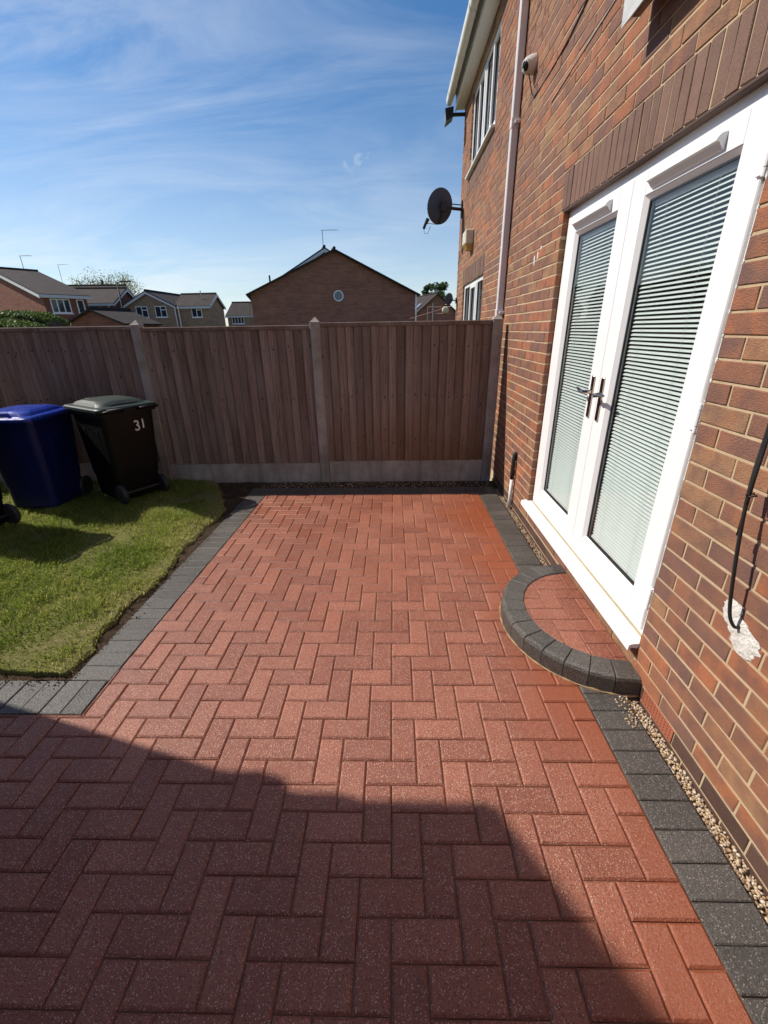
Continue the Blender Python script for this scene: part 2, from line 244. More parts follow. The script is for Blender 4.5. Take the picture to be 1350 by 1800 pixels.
# ------------------------------------------------------------------ mesh helpers
class B:
    def __init__(s): s.v = []; s.f = []; s.t = []
    def add(s, vs, fs, tint=None):
        o = len(s.v); s.v += [tuple(v) for v in vs]; s.f += [tuple(i + o for i in f) for f in fs]
        if tint is not None: s.t += [tint] * len(fs)
    def box(s, a, b, tint=None):
        x0, y0, z0 = a; x1, y1, z1 = b
        s.add([(x0, y0, z0), (x1, y0, z0), (x1, y1, z0), (x0, y1, z0), (x0, y0, z1), (x1, y0, z1), (x1, y1, z1), (x0, y1, z1)],
              [(3, 2, 1, 0), (4, 5, 6, 7), (0, 1, 5, 4), (1, 2, 6, 5), (2, 3, 7, 6), (3, 0, 4, 7)], tint)
    def bbox(s, a, b, c=0.004):       # box with chamfered edges
        x0, y0, z0 = a; x1, y1, z1 = b; c = min(c, .45 * min(x1 - x0, y1 - y0, z1 - z0)); vs = []; idx = {}
        for ix, (X, sx) in enumerate(((x0, 1), (x1, -1))):
            for iy, (Y, sy) in enumerate(((y0, 1), (y1, -1))):
                for iz, (Z, sz) in enumerate(((z0, 1), (z1, -1))):
                    for k in range(3):
                        idx[ix, iy, iz, k] = len(vs); vs.append((X + (0 if k == 0 else c * sx), Y + (0 if k == 1 else c * sy), Z + (0 if k == 2 else c * sz)))
        F = []
        cen = Vector(((x0 + x1) / 2, (y0 + y1) / 2, (z0 + z1) / 2))
        def face(l):
            p = [Vector(vs[i]) for i in l]; n = (p[1] - p[0]).cross(p[2] - p[0]); m = sum(p, Vector()) / len(p) - cen
            F.append(tuple(l) if n.dot(m) > 0 else tuple(reversed(l)))
        for i in (0, 1):
            face([idx[i, 0, 0, 0], idx[i, 1, 0, 0], idx[i, 1, 1, 0], idx[i, 0, 1, 0]]); face([idx[0, i, 0, 1], idx[1, i, 0, 1], idx[1, i, 1, 1], idx[0, i, 1, 1]]); face([idx[0, 0, i, 2], idx[1, 0, i, 2], idx[1, 1, i, 2], idx[0, 1, i, 2]])
            for j in (0, 1):
                face([idx[i, j, 0, 0], idx[i, j, 1, 0], idx[i, j, 1, 1], idx[i, j, 0, 1]]); face([idx[i, 0, j, 0], idx[i, 1, j, 0], idx[i, 1, j, 2], idx[i, 0, j, 2]]); face([idx[0, i, j, 1], idx[1, i, j, 1], idx[1, i, j, 2], idx[0, i, j, 2]])
                for k in (0, 1): face([idx[i, j, k, 0], idx[i, j, k, 1], idx[i, j, k, 2]])
        s.add(vs, F)
    def tube(s, pts, r, n=8, cap=True):
        pts = [Vector(p) for p in pts]; rs = r if isinstance(r, (list, tuple)) else [r] * len(pts); up = None; vs = []; fs = []
        for i, p in enumerate(pts):
            d = (pts[min(i + 1, len(pts) - 1)] - pts[max(i - 1, 0)]).normalized()
            if up is None: up = Vector((0, 0, 1)) if abs(d.z) < .9 else Vector((1, 0, 0))
            x = d.cross(up).normalized(); y = x.cross(d).normalized(); up = y
            for k in range(n): a = 2 * PI * k / n; vs.append(p + x * math.cos(a) * rs[i] + y * math.sin(a) * rs[i])
        for i in range(len(pts) - 1):
            for k in range(n): fs.append((i * n + k, i * n + (k + 1) % n, (i + 1) * n + (k + 1) % n, (i + 1) * n + k))
        if cap: fs += [tuple(range(n - 1, -1, -1)), tuple(range((len(pts) - 1) * n, len(pts) * n))]
        s.add(vs, fs)
    def loft(s, rings, cap0=True, cap1=True):
        n = len(rings[0]); vs = [p for r in rings for p in r]; fs = []
        for i in range(len(rings) - 1):
            for k in range(n): fs.append((i * n + k, i * n + (k + 1) % n, (i + 1) * n + (k + 1) % n, (i + 1) * n + k))
        if cap0: fs.append(tuple(range(n - 1, -1, -1)))
        if cap1: fs.append(tuple(range((len(rings) - 1) * n, len(rings) * n)))
        s.add(vs, fs)
    def mesh(s, name, mat, smooth=False):
        me = bpy.data.meshes.new(name); me.from_pydata(s.v, [], s.f); me.materials.append(mat)
        if s.t and len(s.t) == len(s.f):
            a = me.attributes.new('tint', 'FLOAT', 'FACE'); a.data.foreach_set('value', np.array(s.t, dtype=np.float32))
        if smooth: me.shade_smooth()
        me.update(); return me
    def obj(s, name, mat, parent=None, smooth=False, **k): return link(name, s.mesh(name, mat, smooth), parent, **k)
def link(name, me, parent=None, loc=None, rotz=0, **props):
    o = bpy.data.objects.new(name, me); COL.objects.link(o)
    if parent is not None: o.parent = parent
    if loc is not None: o.location = loc
    if rotz: o.rotation_euler = (0, 0, rotz)
    for k, v in props.items(): o[k] = v
    return o
def thing(name, label, cat, loc=(0, 0, 0), rotz=0, group=None):
    o = link(name, None, None, loc, rotz, label=label, category=cat)
    if group: o['group'] = group
    return o
def tag(o, label, cat, group=None):
    o['label'] = label; o['category'] = cat
    if group: o['group'] = group
    return o
def copy_tree(o, loc=None, rotz=None, label=None):
    r = o.copy(); COL.objects.link(r)
    if loc is not None: r.location = loc
    if rotz is not None: r.rotation_euler = (0, 0, rotz)
    if label: r['label'] = label
    for ch in list(o.children):
        c = ch.copy(); COL.objects.link(c); c.parent = r
        for g in list(ch.children):
            d = g.copy(); COL.objects.link(d); d.parent = c
    return r
def inset(poly, d):
    n = len(poly); out = []
    for i in range(n):
        p, a, b = Vector(poly[i]), Vector(poly[i - 1]), Vector(poly[(i + 1) % n])
        e1 = (p - a).normalized(); e2 = (b - p).normalized(); n1 = Vector((-e1.y, e1.x)); n2 = Vector((-e2.y, e2.x)); bi = n1 + n2
        l = bi.length_squared
        out.append(p + bi * (2 * d / max(l, .6)) * 1.0 if l > 1e-6 else p + n1 * d)
    return out
def clip(poly, cp):       # convex clip (both CCW)
    o = [Vector(p) for p in poly]
    for i in range(len(cp)):
        a, b = Vector(cp[i]), Vector(cp[(i + 1) % len(cp)]); e = b - a; inp = o; o = []
        if not inp: break
        sd = lambda p: e.x * (p.y - a.y) - e.y * (p.x - a.x)
        for j in range(len(inp)):
            p, q = inp[j - 1], inp[j]; sp, sq = sd(p), sd(q)
            if sq >= 0:
                if sp < 0: o.append(p + (q - p) * (sp / (sp - sq)))
                o.append(q)
            elif sp >= 0: o.append(p + (q - p) * (sp / (sp - sq)))
    r = []
    for p in o:
        if not r or (p - r[-1]).length > .002: r.append(p)
    if len(r) > 1 and (r[0] - r[-1]).length < .002: r.pop()
    return r
def area(p): return .5 * sum(p[i - 1][0] * p[i][1] - p[i][0] * p[i - 1][1] for i in range(len(p)))
def prism(b, poly, z0, z1, c=.004, tint=None, tilt=(0, 0)):
    n = len(poly); ins = inset(poly, c); cx = sum(p[0] for p in poly) / n; cy = sum(p[1] for p in poly) / n
    dz = lambda p: (p[0] - cx) * tilt[0] + (p[1] - cy) * tilt[1]
    vs = [(p[0], p[1], z0) for p in poly] + [(p[0], p[1], z1 - c * .8 + dz(p)) for p in poly] + [(p[0], p[1], z1 + dz(p)) for p in ins]
    fs = [(i, (i + 1) % n, n + (i + 1) % n, n + i) for i in range(n)] + [(n + i, n + (i + 1) % n, 2 * n + (i + 1) % n, 2 * n + i) for i in range(n)] + [tuple(range(2 * n, 3 * n))]
    b.add(vs, fs, tint)
def onscreen(p, m=60):
    q = Vector(p) - CAM; z = q.dot(FV)
    if z < .1: return None
    x = 675 + FPX * q.dot(RV) / z; y = 900 - FPX * q.dot(UV) / z
    return (x, y, z) if -m < x < 1350 + m and -m < y < 1800 + m else None

# ------------------------------------------------------------------ ground, patio, lawn
WX = 1.157                                         # face of the house wall
g = B(); g.add([(-900, -900, -.12), (900, -900, -.12), (900, 900, -.12), (-900, 900, -.12)], [(0, 1, 2, 3)]); g.obj('ground', M_TURF, kind='structure')
LINE = lambda y: -1.459 + (y - 1.44) * (.0745 / 2.737)        # left edge of the red paving
STEPC = (1.157, 2.11)
MOD = .102; X0 = .3916; Y0 = 1.0191; XR = X0 + 5 * MOD
bed = B(); bed.box((-4.2, -1.5, -.1), (1.086, 1.44, -.0078)); bed.box((-1.5, 1.4405, -.1), (1.086, 4.62, -.0078))
patio = bed.obj('patio', M_SAND, kind='structure')
def region(y0, y1):
    return None
pav = []
for j in range(-26, 36):
    for i in range(-46, 6):
        k = (i + j) % 4
        if k == 0: r = (i, j, 2, 1)
        elif k == 2: r = (i, j, 1, 2)
        else: continue
        x0, y0 = X0 + r[0] * MOD, Y0 + r[1] * MOD; jx = .0014
        q = [(x0 + jx, y0 + jx), (x0 + r[2] * MOD - jx, y0 + jx), (x0 + r[2] * MOD - jx, y0 + r[3] * MOD - jx), (x0 + jx, y0 + r[3] * MOD - jx)]
        yc = y0 + r[3] * MOD / 2
        low = clip(q, [(-4.1, -1.4), (XR - .001, -1.4), (XR - .001, 1.4415), (-4.1, 1.4415)])
        lf = LINE(max(1.44, yc)) + .001
        up = clip(q, [(lf, 1.4415), (XR - .001, 1.4415), (XR - .001, 4.318), (lf, 4.318)])
        if x0 > LINE(max(1.44, yc)): polys = [clip(q, [(-4.1, -1.4), (XR - .001, -1.4), (XR - .001, 4.318), (-4.1, 4.318)])]
        else: polys = [low, up]
        for pg in polys:
            if len(pg) >= 3 and area(pg) > .0006: pav.append(pg)
def key(pg):
    cx = sum(p[0] for p in pg) / len(pg); cy = sum(p[1] for p in pg) / len(pg); s = onscreen((cx, cy, 0), 40)
    hid = ((cx - STEPC[0]) / .5) ** 2 + ((cy - STEPC[1]) / .52) ** 2 < .8
    return area(pg) / (s[2] ** 3) if s and not hid else 0
pav.sort(key=key, reverse=True)
rest = B()
for n, pg in enumerate(pav):
    tint = random.random(); tl = (random.gauss(0, .004), random.gauss(0, .004)); zt = random.gauss(0, .0008)
    if n < 300:
        b = B(); cx = sum(p[0] for p in pg) / len(pg); cy = sum(p[1] for p in pg) / len(pg)
        prism(b, [(p[0] - cx, p[1] - cy) for p in pg], -.06, zt, .0068, None, tl); b.obj('paver', M_RED1, patio, loc=(cx, cy, 0), tint=tint)
    else: prism(rest, pg, -.06, zt, .0068, tint, tl)
rest.obj('block_paving', M_REDN, patio, kind='stuff')
# charcoal edging blocks
eb = B(); eb.box((XR + .0005, -1.5, -.1), (1.084, 4.62, -.012)); edging = eb.obj('patio_edging', M_SAND, kind='structure')
def edge_block(poly, z=0.0):
    b = B(); cx = sum(p[0] for p in poly) / 4; cy = sum(p[1] for p in poly) / 4
    prism(b, [(p[0] - cx, p[1] - cy) for p in poly], -.06, random.gauss(0, .001), .004, None, (random.gauss(0, .004), random.gauss(0, .004)))
    b.obj('edging_block', M_GREY1, edging, loc=(cx, cy, z), tint=random.random())
y = -1.4 + .018
while y < 4.3:
    edge_block([(XR + .003, y + .0012), (XR + .187, y + .0012), (XR + .187, y + .1008), (XR + .003, y + .1008)]); y += .1022
yb = 4.321
x = LINE(4.3) - .2
while x < XR + .18:
    w = min(.1022, XR + .188 - x); edge_block([(x + .0012, yb), (x + w - .0012, yb), (x + w - .0012, yb + .2), (x + .0012, yb + .2)]); x += .1022
y = 1.6525
while y < 4.3:
    y1 = min(y + .1022, 4.319); a, c = LINE(y), LINE(y1)
    edge_block([(a - .201, y + .001), (a - .002, y + .001), (c - .002, y1 - .001), (c - .201, y1 - .001)]); y = y1 + .0001
x = -1.4615
while x > -4.1:
    edge_block([(x - .101, 1.444), (x - .001, 1.444), (x - .001, 1.65), (x - .101, 1.65)]); x -= .1022
# soil trench and lawn
from mathutils import noise as mn
def ragged(y): return .05 * mn.noise((y * 3.1, 4.2, 0)) + .026 * mn.noise((y * 11, 1.2, 0)) + .012 * mn.noise((y * 31, 2.2, 0))
def lawn_edge_x(y): return LINE(y) - .2 - .07 + 1.5 * ragged(y) - max(0, y - 3.88) * .5
def lawn_edge_y(x): return 1.652 + .03 + abs(ragged(x + 9))
so = B(); ny = 170; nx = 34
ys = np.linspace(1.66, 4.76, ny)
for i, yy in enumerate(ys):
    for j in range(nx + 1):
        x = LINE(yy) - .205 - (1.35 * j / nx); so.v.append((x, yy, -.012 + .01 * mn.noise((x * 22, yy * 22, 0)) + .008 * mn.noise((x * 60, yy * 60, 3))))
for i in range(ny - 1):
    for j in range(nx): a = i * (nx + 1) + j; so.f.append((a, a + nx + 1, a + nx + 2, a + 1))
so.obj('soil_trench', M_SOIL, smooth=True, kind='structure')
sf = B(); sf.box((-1.62, 4.522, -.1), (1.15, 4.74, -.006)); sf.obj('soil_by_fence', M_SOIL, kind='structure')
lw = B(); nxl = 130; nyl = 110
def lawn_z(x, y): return .016 + .012 * mn.noise((x * 1.7, y * 1.7, 0)) + .006 * mn.noise((x * 9, y * 9, 0))
for i in range(nyl + 1):
    t = i / nyl; 
    for j in range(nxl + 1):
        s_ = (j / nxl) ** 1.6
        yy = 1.67 + 3.09 * t; xe = lawn_edge_x(yy); x = xe - s_ * (9 + xe) if False else xe - s_ * 7.5
        yy2 = yy if t > .03 else lawn_edge_y(x) + t * .3
        e = min(1, j / 4); e2 = min(1, i / 2)
        lw.v.append((x, yy2, -.03 + (lawn_z(x, yy) + .03) * min(1, e + .25 if j else 0) * min(1, e2 + .3 if i else 0)))
for i in range(nyl):
    for j in range(nxl): a = i * (nxl + 1) + j; lw.f.append((a + 1, a + nxl + 2, a + nxl + 1, a))
lw.obj('lawn', M_LAWN, smooth=True, kind='structure')
def blades(n, name, xr, yr, hm, label=None):
    rs = np.random.RandomState(3); V = []; T = []
    xs = rs.uniform(*xr, n); yy = rs.uniform(*yr, n); cnt = 0; verts = np.zeros((n * 5, 3), np.float32); keep = 0; tint = []
    for a, c in zip(xs, yy):
        xe = lawn_edge_x(c)
        if a > xe + .015 or c < lawn_edge_y(a): continue
        if a < -1.05 * c - .35: continue
        d = xe - a; dens = min(1, .5 + d * 3.2); pat = mn.noise((a * 2.3, c * 2.3, 7)); pat2 = mn.noise((a * 7, c * 7, 2))
        if rs.rand() > dens * (.75 + .5 * pat + .3 * pat2): continue
        if c > 4.1 and d < .3 and rs.rand() > .5: continue
        h = hm * rs.uniform(.4, 1.25) * max(.25, .75 + .6 * pat + .45 * pat2) * min(1, .5 + d * 3); w = rs.uniform(.0014, .0032); th = rs.uniform(0, 2 * PI); ln = rs.uniform(.35, 1.25) * h; ph = rs.uniform(0, 2 * PI)
        z = lawn_z(a, c) - .006; dx, dy = math.cos(th) * w, math.sin(th) * w; lx, ly = math.cos(ph) * ln, math.sin(ph) * ln
        k = keep * 5
        verts[k] = (a - dx, c - dy, z); verts[k + 1] = (a + dx, c + dy, z); verts[k + 2] = (a - dx * .8 + lx * .35, c - dy * .8 + ly * .35, z + h * .6); verts[k + 3] = (a + dx * .8 + lx * .35, c + dy * .8 + ly * .35, z + h * .6); verts[k + 4] = (a + lx, c + ly, z + h * .92)
        dry = .3 * max(0, 1 - d * 3.5); tint.append(min(1, max(0, rs.beta(2, 3) * .85 + .35 * mn.noise((a * 1.9 + 5, c * 1.9, 3)) + .12 * pat + dry + (.35 if rs.rand() < .06 else 0)))); keep += 1
    verts = verts[:keep * 5]; idx = np.arange(keep) * 5
    me = bpy.data.meshes.new(name); tri = np.stack([idx, idx + 1, idx + 3, idx, idx + 3, idx + 2, idx + 2, idx + 3, idx + 4], 1).reshape(-1)
    me.vertices.add(len(verts)); me.vertices.foreach_set('co', verts.reshape(-1)); me.loops.add(len(tri)); me.loops.foreach_set('vertex_index', tri.astype(np.int32))
    nf = keep * 3; me.polygons.add(nf); me.polygons.foreach_set('loop_start', (np.arange(nf) * 3).astype(np.int32)); me.polygons.foreach_set('loop_total', np.full(nf, 3, np.int32))
    a = me.attributes.new('tint', 'FLOAT', 'FACE'); a.data.foreach_set('value', np.repeat(np.array(tint, np.float32), 3)); me.materials.append(M_GRASS); me.update(calc_edges=True); me.validate()
    return link(name, me, None, kind='stuff')
blades(210000, 'grass', (-5.4, -1.55), (1.66, 4.72), .058)
# soil crumbs kicked onto the edging
ICO = [(0, 0, 1)] + [(.894 * math.cos(2 * PI * k / 5), .894 * math.sin(2 * PI * k / 5), .447) for k in range(5)] + [(.894 * math.cos(2 * PI * (k + .5) / 5), .894 * math.sin(2 * PI * (k + .5) / 5), -.447) for k in range(5)] + [(0, 0, -1)]
ICF = [(0, 1 + k, 1 + (k + 1) % 5) for k in range(5)] + [(1 + k, 6 + k, 1 + (k + 1) % 5) for k in range(5)] + [(1 + (k + 1) % 5, 6 + k, 6 + (k + 1) % 5) for k in range(5)] + [(11, 6 + (k + 1) % 5, 6 + k) for k in range(5)]
def pebble(b, x, y, z, r):
    sx, sy, sz = r * random.uniform(.8, 1.35), r * random.uniform(.7, 1.1), r * random.uniform(.55, .85); R = Matrix.Rotation(random.uniform(0, 6.3), 3, 'Z') @ Matrix.Rotation(random.gauss(0, .4), 3, 'X')
    b.add([R @ Vector((v[0] * sx * random.uniform(.85, 1.15), v[1] * sy * random.uniform(.85, 1.15), v[2] * sz)) + Vector((x, y, z)) for v in ICO], ICF, random.random())
sc_ = B()
for _ in range(420):
    yy = random.uniform(1.66, 4.3); xx = LINE(yy) - .205 + abs(random.gauss(0, .035)) - .02; r = random.uniform(.0015, .005); pebble(sc_, xx, yy, .001 + r * .4, r)
for _ in range(160):
    xx = random.uniform(-2.6, -1.66); r = random.uniform(.0015, .005); pebble(sc_, xx, 1.655 - abs(random.gauss(0, .03)), .001 + r * .4, r)
sc_.obj('soil_crumbs', M_SOIL, smooth=True, kind='stuff')
gs = B(); gs.box((1.0855, -1.5, -.11), (1.19, 4.75, -.034)); gs.obj('gravel_bed', M_SAND, kind='structure')
gr = B()
for _ in range(4600):
    y = random.uniform(.2, 4.7) if random.random() < .55 else random.uniform(.2, 1.7); z = -.034 + random.uniform(.0, .014); pebble(gr, random.uniform(1.084, 1.156), y, z, random.uniform(.0035, .0075))
for _ in range(700): pebble(gr, random.uniform(-1.5, 1.1), random.uniform(4.53, 4.74), -.004, random.uniform(.003, .007))
for _ in range(60): pebble(gr, random.uniform(1.03, 1.1), random.uniform(1.38, 1.56), .002, random.uniform(.003, .006))
gr.obj('gravel', M_GRAVEL, smooth=True, kind='stuff')

# ------------------------------------------------------------------ the house
house = thing('brick_house', 'long red brick house wall with white double doors onto the paved patio', 'house', (WX, 0, 0))
HX = lambda x: x - WX
ZB = .222; CH = .0758; PIT = .227; YE = 8.82; YS = -1.6
zrow = lambda k: ZB + CH * k
DOOR = (1.657, 3.50, .075, zrow(28)); UWIN = (6.20, 8.03, zrow(46) + .0, zrow(59)); LWIN = (6.30, 8.04, zrow(9), zrow(27))
SOLD = [(1.60, 3.545, zrow(28), zrow(31)), (6.24, 8.1, zrow(27), zrow(30)), (6.16, 8.10, zrow(43), zrow(46))]
HOLES = [DOOR, UWIN, LWIN] + SOLD
K0, K1 = -2, 62                                     # courses (below k=-2 the dark plinth)
ZTOP = zrow(K1)
def cuts(rects, y0, y1, z0, z1):                     # cells of a wall minus rectangles
    yy = sorted({y0, y1, *[min(max(v, y0), y1) for r in rects for v in r[:2]]}); zz = sorted({z0, z1, *[min(max(v, z0), z1) for r in rects for v in r[2:]]})
    for a, c in zip(yy, yy[1:]):
        for d, e in zip(zz, zz[1:]):
            ym, zm = (a + c) / 2, (d + e) / 2
            if not any(r[0] < ym < r[1] and r[2] < zm < r[3] for r in rects): yield a, c, d, e
wb = B(); MX = .0036
for a, c, d, e in cuts([DOOR, UWIN, LWIN], YS, YE - .003, -.2, ZTOP):
    wb.add([(MX, a, d), (MX, c, d), (MX, c, e), (MX, a, e)], [(3, 2, 1, 0)])
for (a, c, d, e) in (DOOR, UWIN, LWIN):
    q = .0015
    wb.add([(MX, a - q, d - q), (MX, c + q, d - q), (MX, c + q, e + q), (MX, a - q, e + q), (.3, a - q, d - q), (.3, c + q, d - q), (.3, c + q, e + q), (.3, a - q, e + q)], [(0, 4, 5, 1), (1, 5, 6, 2), (2, 6, 7, 3), (3, 7, 4, 0)])
wb.add([(MX, YE - .003, -.2), (7, YE - .003, -.2), (7, YE - .003, ZTOP), (MX, YE - .003, ZTOP), (7, YS, -.2), (7, YS, ZTOP), (MX, YS, -.2), (MX, YS, ZTOP)], [(0, 1, 2, 3), (1, 4, 5, 2), (4, 6, 7, 5)])
wb.obj('wall', M_MORTAR, house)
def brick_geo(b, yc, zc, w, h, x0=0.0, dep=.07, tint=None, c=.0028):
    j = lambda: random.uniform(-.0021, .0021)
    y0, y1, z0, z1 = -w / 2, w / 2, -h / 2, h / 2
    fr = [(y0 + c + j(), z0 + c + j()), (y1 - c + j(), z0 + c + j()), (y1 - c + j(), z1 - c + j()), (y0 + c + j(), z1 - c + j())]
    md = [(y0 + j(), z0 + j()), (y1 + j(), z0 + j()), (y1 + j(), z1 + j()), (y0 + j(), z1 + j())]
    vs = [(x0 + j() * .5, yc + p[0], zc + p[1]) for p in fr] + [(x0 + c * .8, yc + p[0], zc + p[1]) for p in md] + [(x0 + dep, yc + p[0], zc + p[1]) for p in md]
    fs = [(3, 2, 1, 0)] + [(i, (i + 1) % 4, 4 + (i + 1) % 4, 4 + i) for i in range(4)] + [(4 + i, 4 + (i + 1) % 4, 8 + (i + 1) % 4, 8 + i) for i in range(4)]
    b.add(vs, fs, tint)
rows = []
for k in range(K0, K1):
    z0, z1 = zrow(k), zrow(k + 1); zm = (z0 + z1) / 2; off = 1.657 - .0 + (PIT / 2 if k % 2 else 0)
    n0 = int((YS - off) / PIT) - 1; ya = off + n0 * PIT
    blk = sorted([(r[0], r[1]) for r in HOLES if r[2] < zm < r[3]])
    while ya < YE:
        segs = [(max(ya, YS), min(ya + PIT, YE))]
        for h0, h1 in blk:
            ns = []
            for s0, s1 in segs:
                if h1 <= s0 or h0 >= s1: ns.append((s0, s1)); continue
                if s0 < h0: ns.append((s0, h0 + .005))
                if s1 > h1: ns.append((h1 - .005, s1))
            segs = ns
        for s0, s1 in segs:
            if s1 - s0 > .035: rows.append(((s0 + s1) / 2, zm, s1 - s0 - .0095, CH - .0095))
        ya += PIT
def bkey(r):
    s = onscreen((WX, r[0], r[1]), 20)
    if not s: return 0
    v = Vector((0, r[0], r[1])) - CAM; return r[2] * (WX / v.length) / v.length ** 2
rows.sort(key=bkey, reverse=True)
var = {}
bulk = B()
for n, (yc, zc, w, h) in enumerate(rows):
    t = random.random(); xo = max(-.0015, min(.0008, random.gauss(0, .0009)))
    if n < 300:
        kk = round(w, 2) if abs(w - (PIT - .0095)) > .002 else ('full', random.randrange(6))
        kk = kk if isinstance(kk, tuple) else (w,)
        if kk not in var: b = B(); brick_geo(b, 0, 0, w, h); var[kk] = b.mesh('brick', M_BRICK1)
        link('brick', var[kk], house, loc=(xo, yc, zc), tint=t)
    else: brick_geo(bulk, yc, zc, w, h, xo, .07, t)
# return bricks on the far corner
for k in range(K0, K1):
    zc = (zrow(k) + zrow(k + 1)) / 2
bulk.obj('brickwork', M_BRICKN, house, kind='stuff')
lv = {}
for si, (a, c, d, e) in enumerate(SOLD):              # soldier courses of brown bricks
    n = round((c - a) / CH); pw = (c - a) / n; kk = si
    for i in range(n):
        v = (si, i % 4)
        if v not in lv: b = B(); brick_geo(b, 0, 0, pw - .0085, e - d - .008); lv[v] = b.mesh('lintel_brick', M_LINTEL)
        link('lintel_brick', lv[v], house, loc=(random.gauss(-.001, .001), a + pw * (i + .5), (d + e) / 2), tint=random.random())
pl = {}
for k, ztop in ((0, zrow(-2)), (1, zrow(-3))):          # dark plinth bricks, with a gap for the air brick
    y = YS + (.11 if k else 0)
    while y < 4.72:
        if not (k == 0 and y < 1.54 and y + PIT > 1.31):
            b = pl.get(0)
            if not b: b = B(); brick_geo(b, 0, 0, PIT - .009, CH - .009); b = pl[0] = b.mesh('plinth_brick', M_PLINTH)
            link('plinth_brick', b, house, loc=(0, y + PIT / 2, ztop - CH / 2), tint=random.random(), label='dark brown plinth brick at the foot of the wall')
        elif k == 0:
            for (u0, u1) in ((y, 1.309), (1.541, y + PIT)):
                if u1 - u0 > .03:
                    b = B(); brick_geo(b, 0, 0, u1 - u0 - .009, CH - .009); b.obj('plinth_brick', M_PLINTH, house, loc=(0, (u0 + u1) / 2, ztop - CH / 2), tint=random.random())
        y += PIT
ab = B()                                              # air brick: a grid of bars around shallow recesses
y0, y1, z0, z1 = 1.312, 1.538, zrow(-3) + .004, zrow(-2) - .003
ab.box((.012, y0, z0), (.05, y1, z1))
nh, nv = 11, 4
for i in range(nh + 1):
    w = (y1 - y0) / (nh + .5); yy = y0 + w * i; ab.box((-.002, yy, z0), (.0125, yy + w * .46, z1))
for i in range(nv + 1):
    w = (z1 - z0) / (nv + .5); zz = z0 + w * i; ab.box((-.0025, y0 - .0005, zz), (.0127, y1 + .0005, zz + w * .44))
o = ab.obj('air_brick', M_AIRB, house); o['label'] = 'terracotta air brick with rows of small holes'
ve = B(); ve.box((.0115, y0 + .002, z0 + .002), (.0118, y1 - .002, z1 - .002)); ve.obj('vent_hole_shade', M_HOLE, o)  # dark sheet painting the shade inside the holes

# doors ------------------------------------------------------------
FX = .034                                             # frame face behind the brick face
def ring(b, y0, y1, z0, z1, w, xa, xb, wb_=None, wt=None, c=.004):
    wb_ = w if wb_ is None else wb_; wt = w if wt is None else wt
    b.bbox((xa, y0, z0), (xb, y0 + w, z1), c); b.bbox((xa, y1 - w, z0), (xb, y1, z1), c); b.bbox((xa, y0 + w - .0005, z1 - wt), (xb, y1 - w + .0005, z1), c); b.bbox((xa, y0 + w - .0005, z0), (xb, y1 - w + .0005, z0 + wb_), c)
DY0, DY1, DZ0, DZ1 = 1.664, 3.492, .245, 2.338
b = B(); ring(b, DY0, DY1, DZ0, DZ1, .055, FX + .006, FX + .076); fr = b.obj('door_frame', M_UPVC, house); fr['label'] = 'white plastic double door frame'
b = B(); b.box((FX + .01, DY0 - .006, DZ1 + .0005), (FX + .05, DY1 + .006, zrow(28) - .001)); b.obj('head_gap', M_BROWNT, fr)
b = B(); b.bbox((.001, 1.62, zrow(28) - .012), (.06, 3.53, zrow(28) + .0015), .002); b.obj('lintel_edge', M_BROWNT, house)
b = B()                                               # cill with nose and drip
prof = [(.06, .243), (-.035, .232), (-.046, .226), (-.048, .196), (-.038, .194), (-.036, .212), (.06, .2)]
for yy in (1.655, 3.53):
    b.v += [(x, yy, z) for x, z in prof]
n = len(prof); b.f += [(i, (i + 1) % n, n + (i + 1) % n, n + i) for i in range(n)] + [tuple(range(n - 1, -1, -1)), tuple(range(n, 2 * n))]
si = b.obj('door_sill', M_UPVC, house); si['label'] = 'white plastic door sill projecting over the step'
b = B(); b.box((.026, 1.66, .2405), (.04, 3.495, .2435)); b.obj('sill_joint', plain('yellowed_joint', (0.42, 0.36, 0.23), .8), si)
b = B()
for k, zc in ((-2, None), (-1, None)):
    z0 = zrow(k); y = 1.657 + (PIT / 2 if k % 2 else 0) - PIT
    while y < 3.5:
        a, c = max(y, 1.655), min(y + PIT, 3.505)
        if c - a > .04: brick_geo(b, (a + c) / 2, z0 + CH / 2, c - a - .0095, CH - .0095, .004, .07, random.random())
        y += PIT
b.obj('sill_brickwork', M_BRICKN, house, kind='stuff')
b = B(); b.add([(.009, 1.65, .06), (.009, 3.51, .06), (.009, 3.51, .222), (.009, 1.65, .222)], [(3, 2, 1, 0)]); b.obj('sill_mortar', M_MORTAR, house)
LEAVES = [('left', 2.602, 3.432, 2.735, 3.31), ('right', 1.722, 2.598, 1.852, 2.47)]
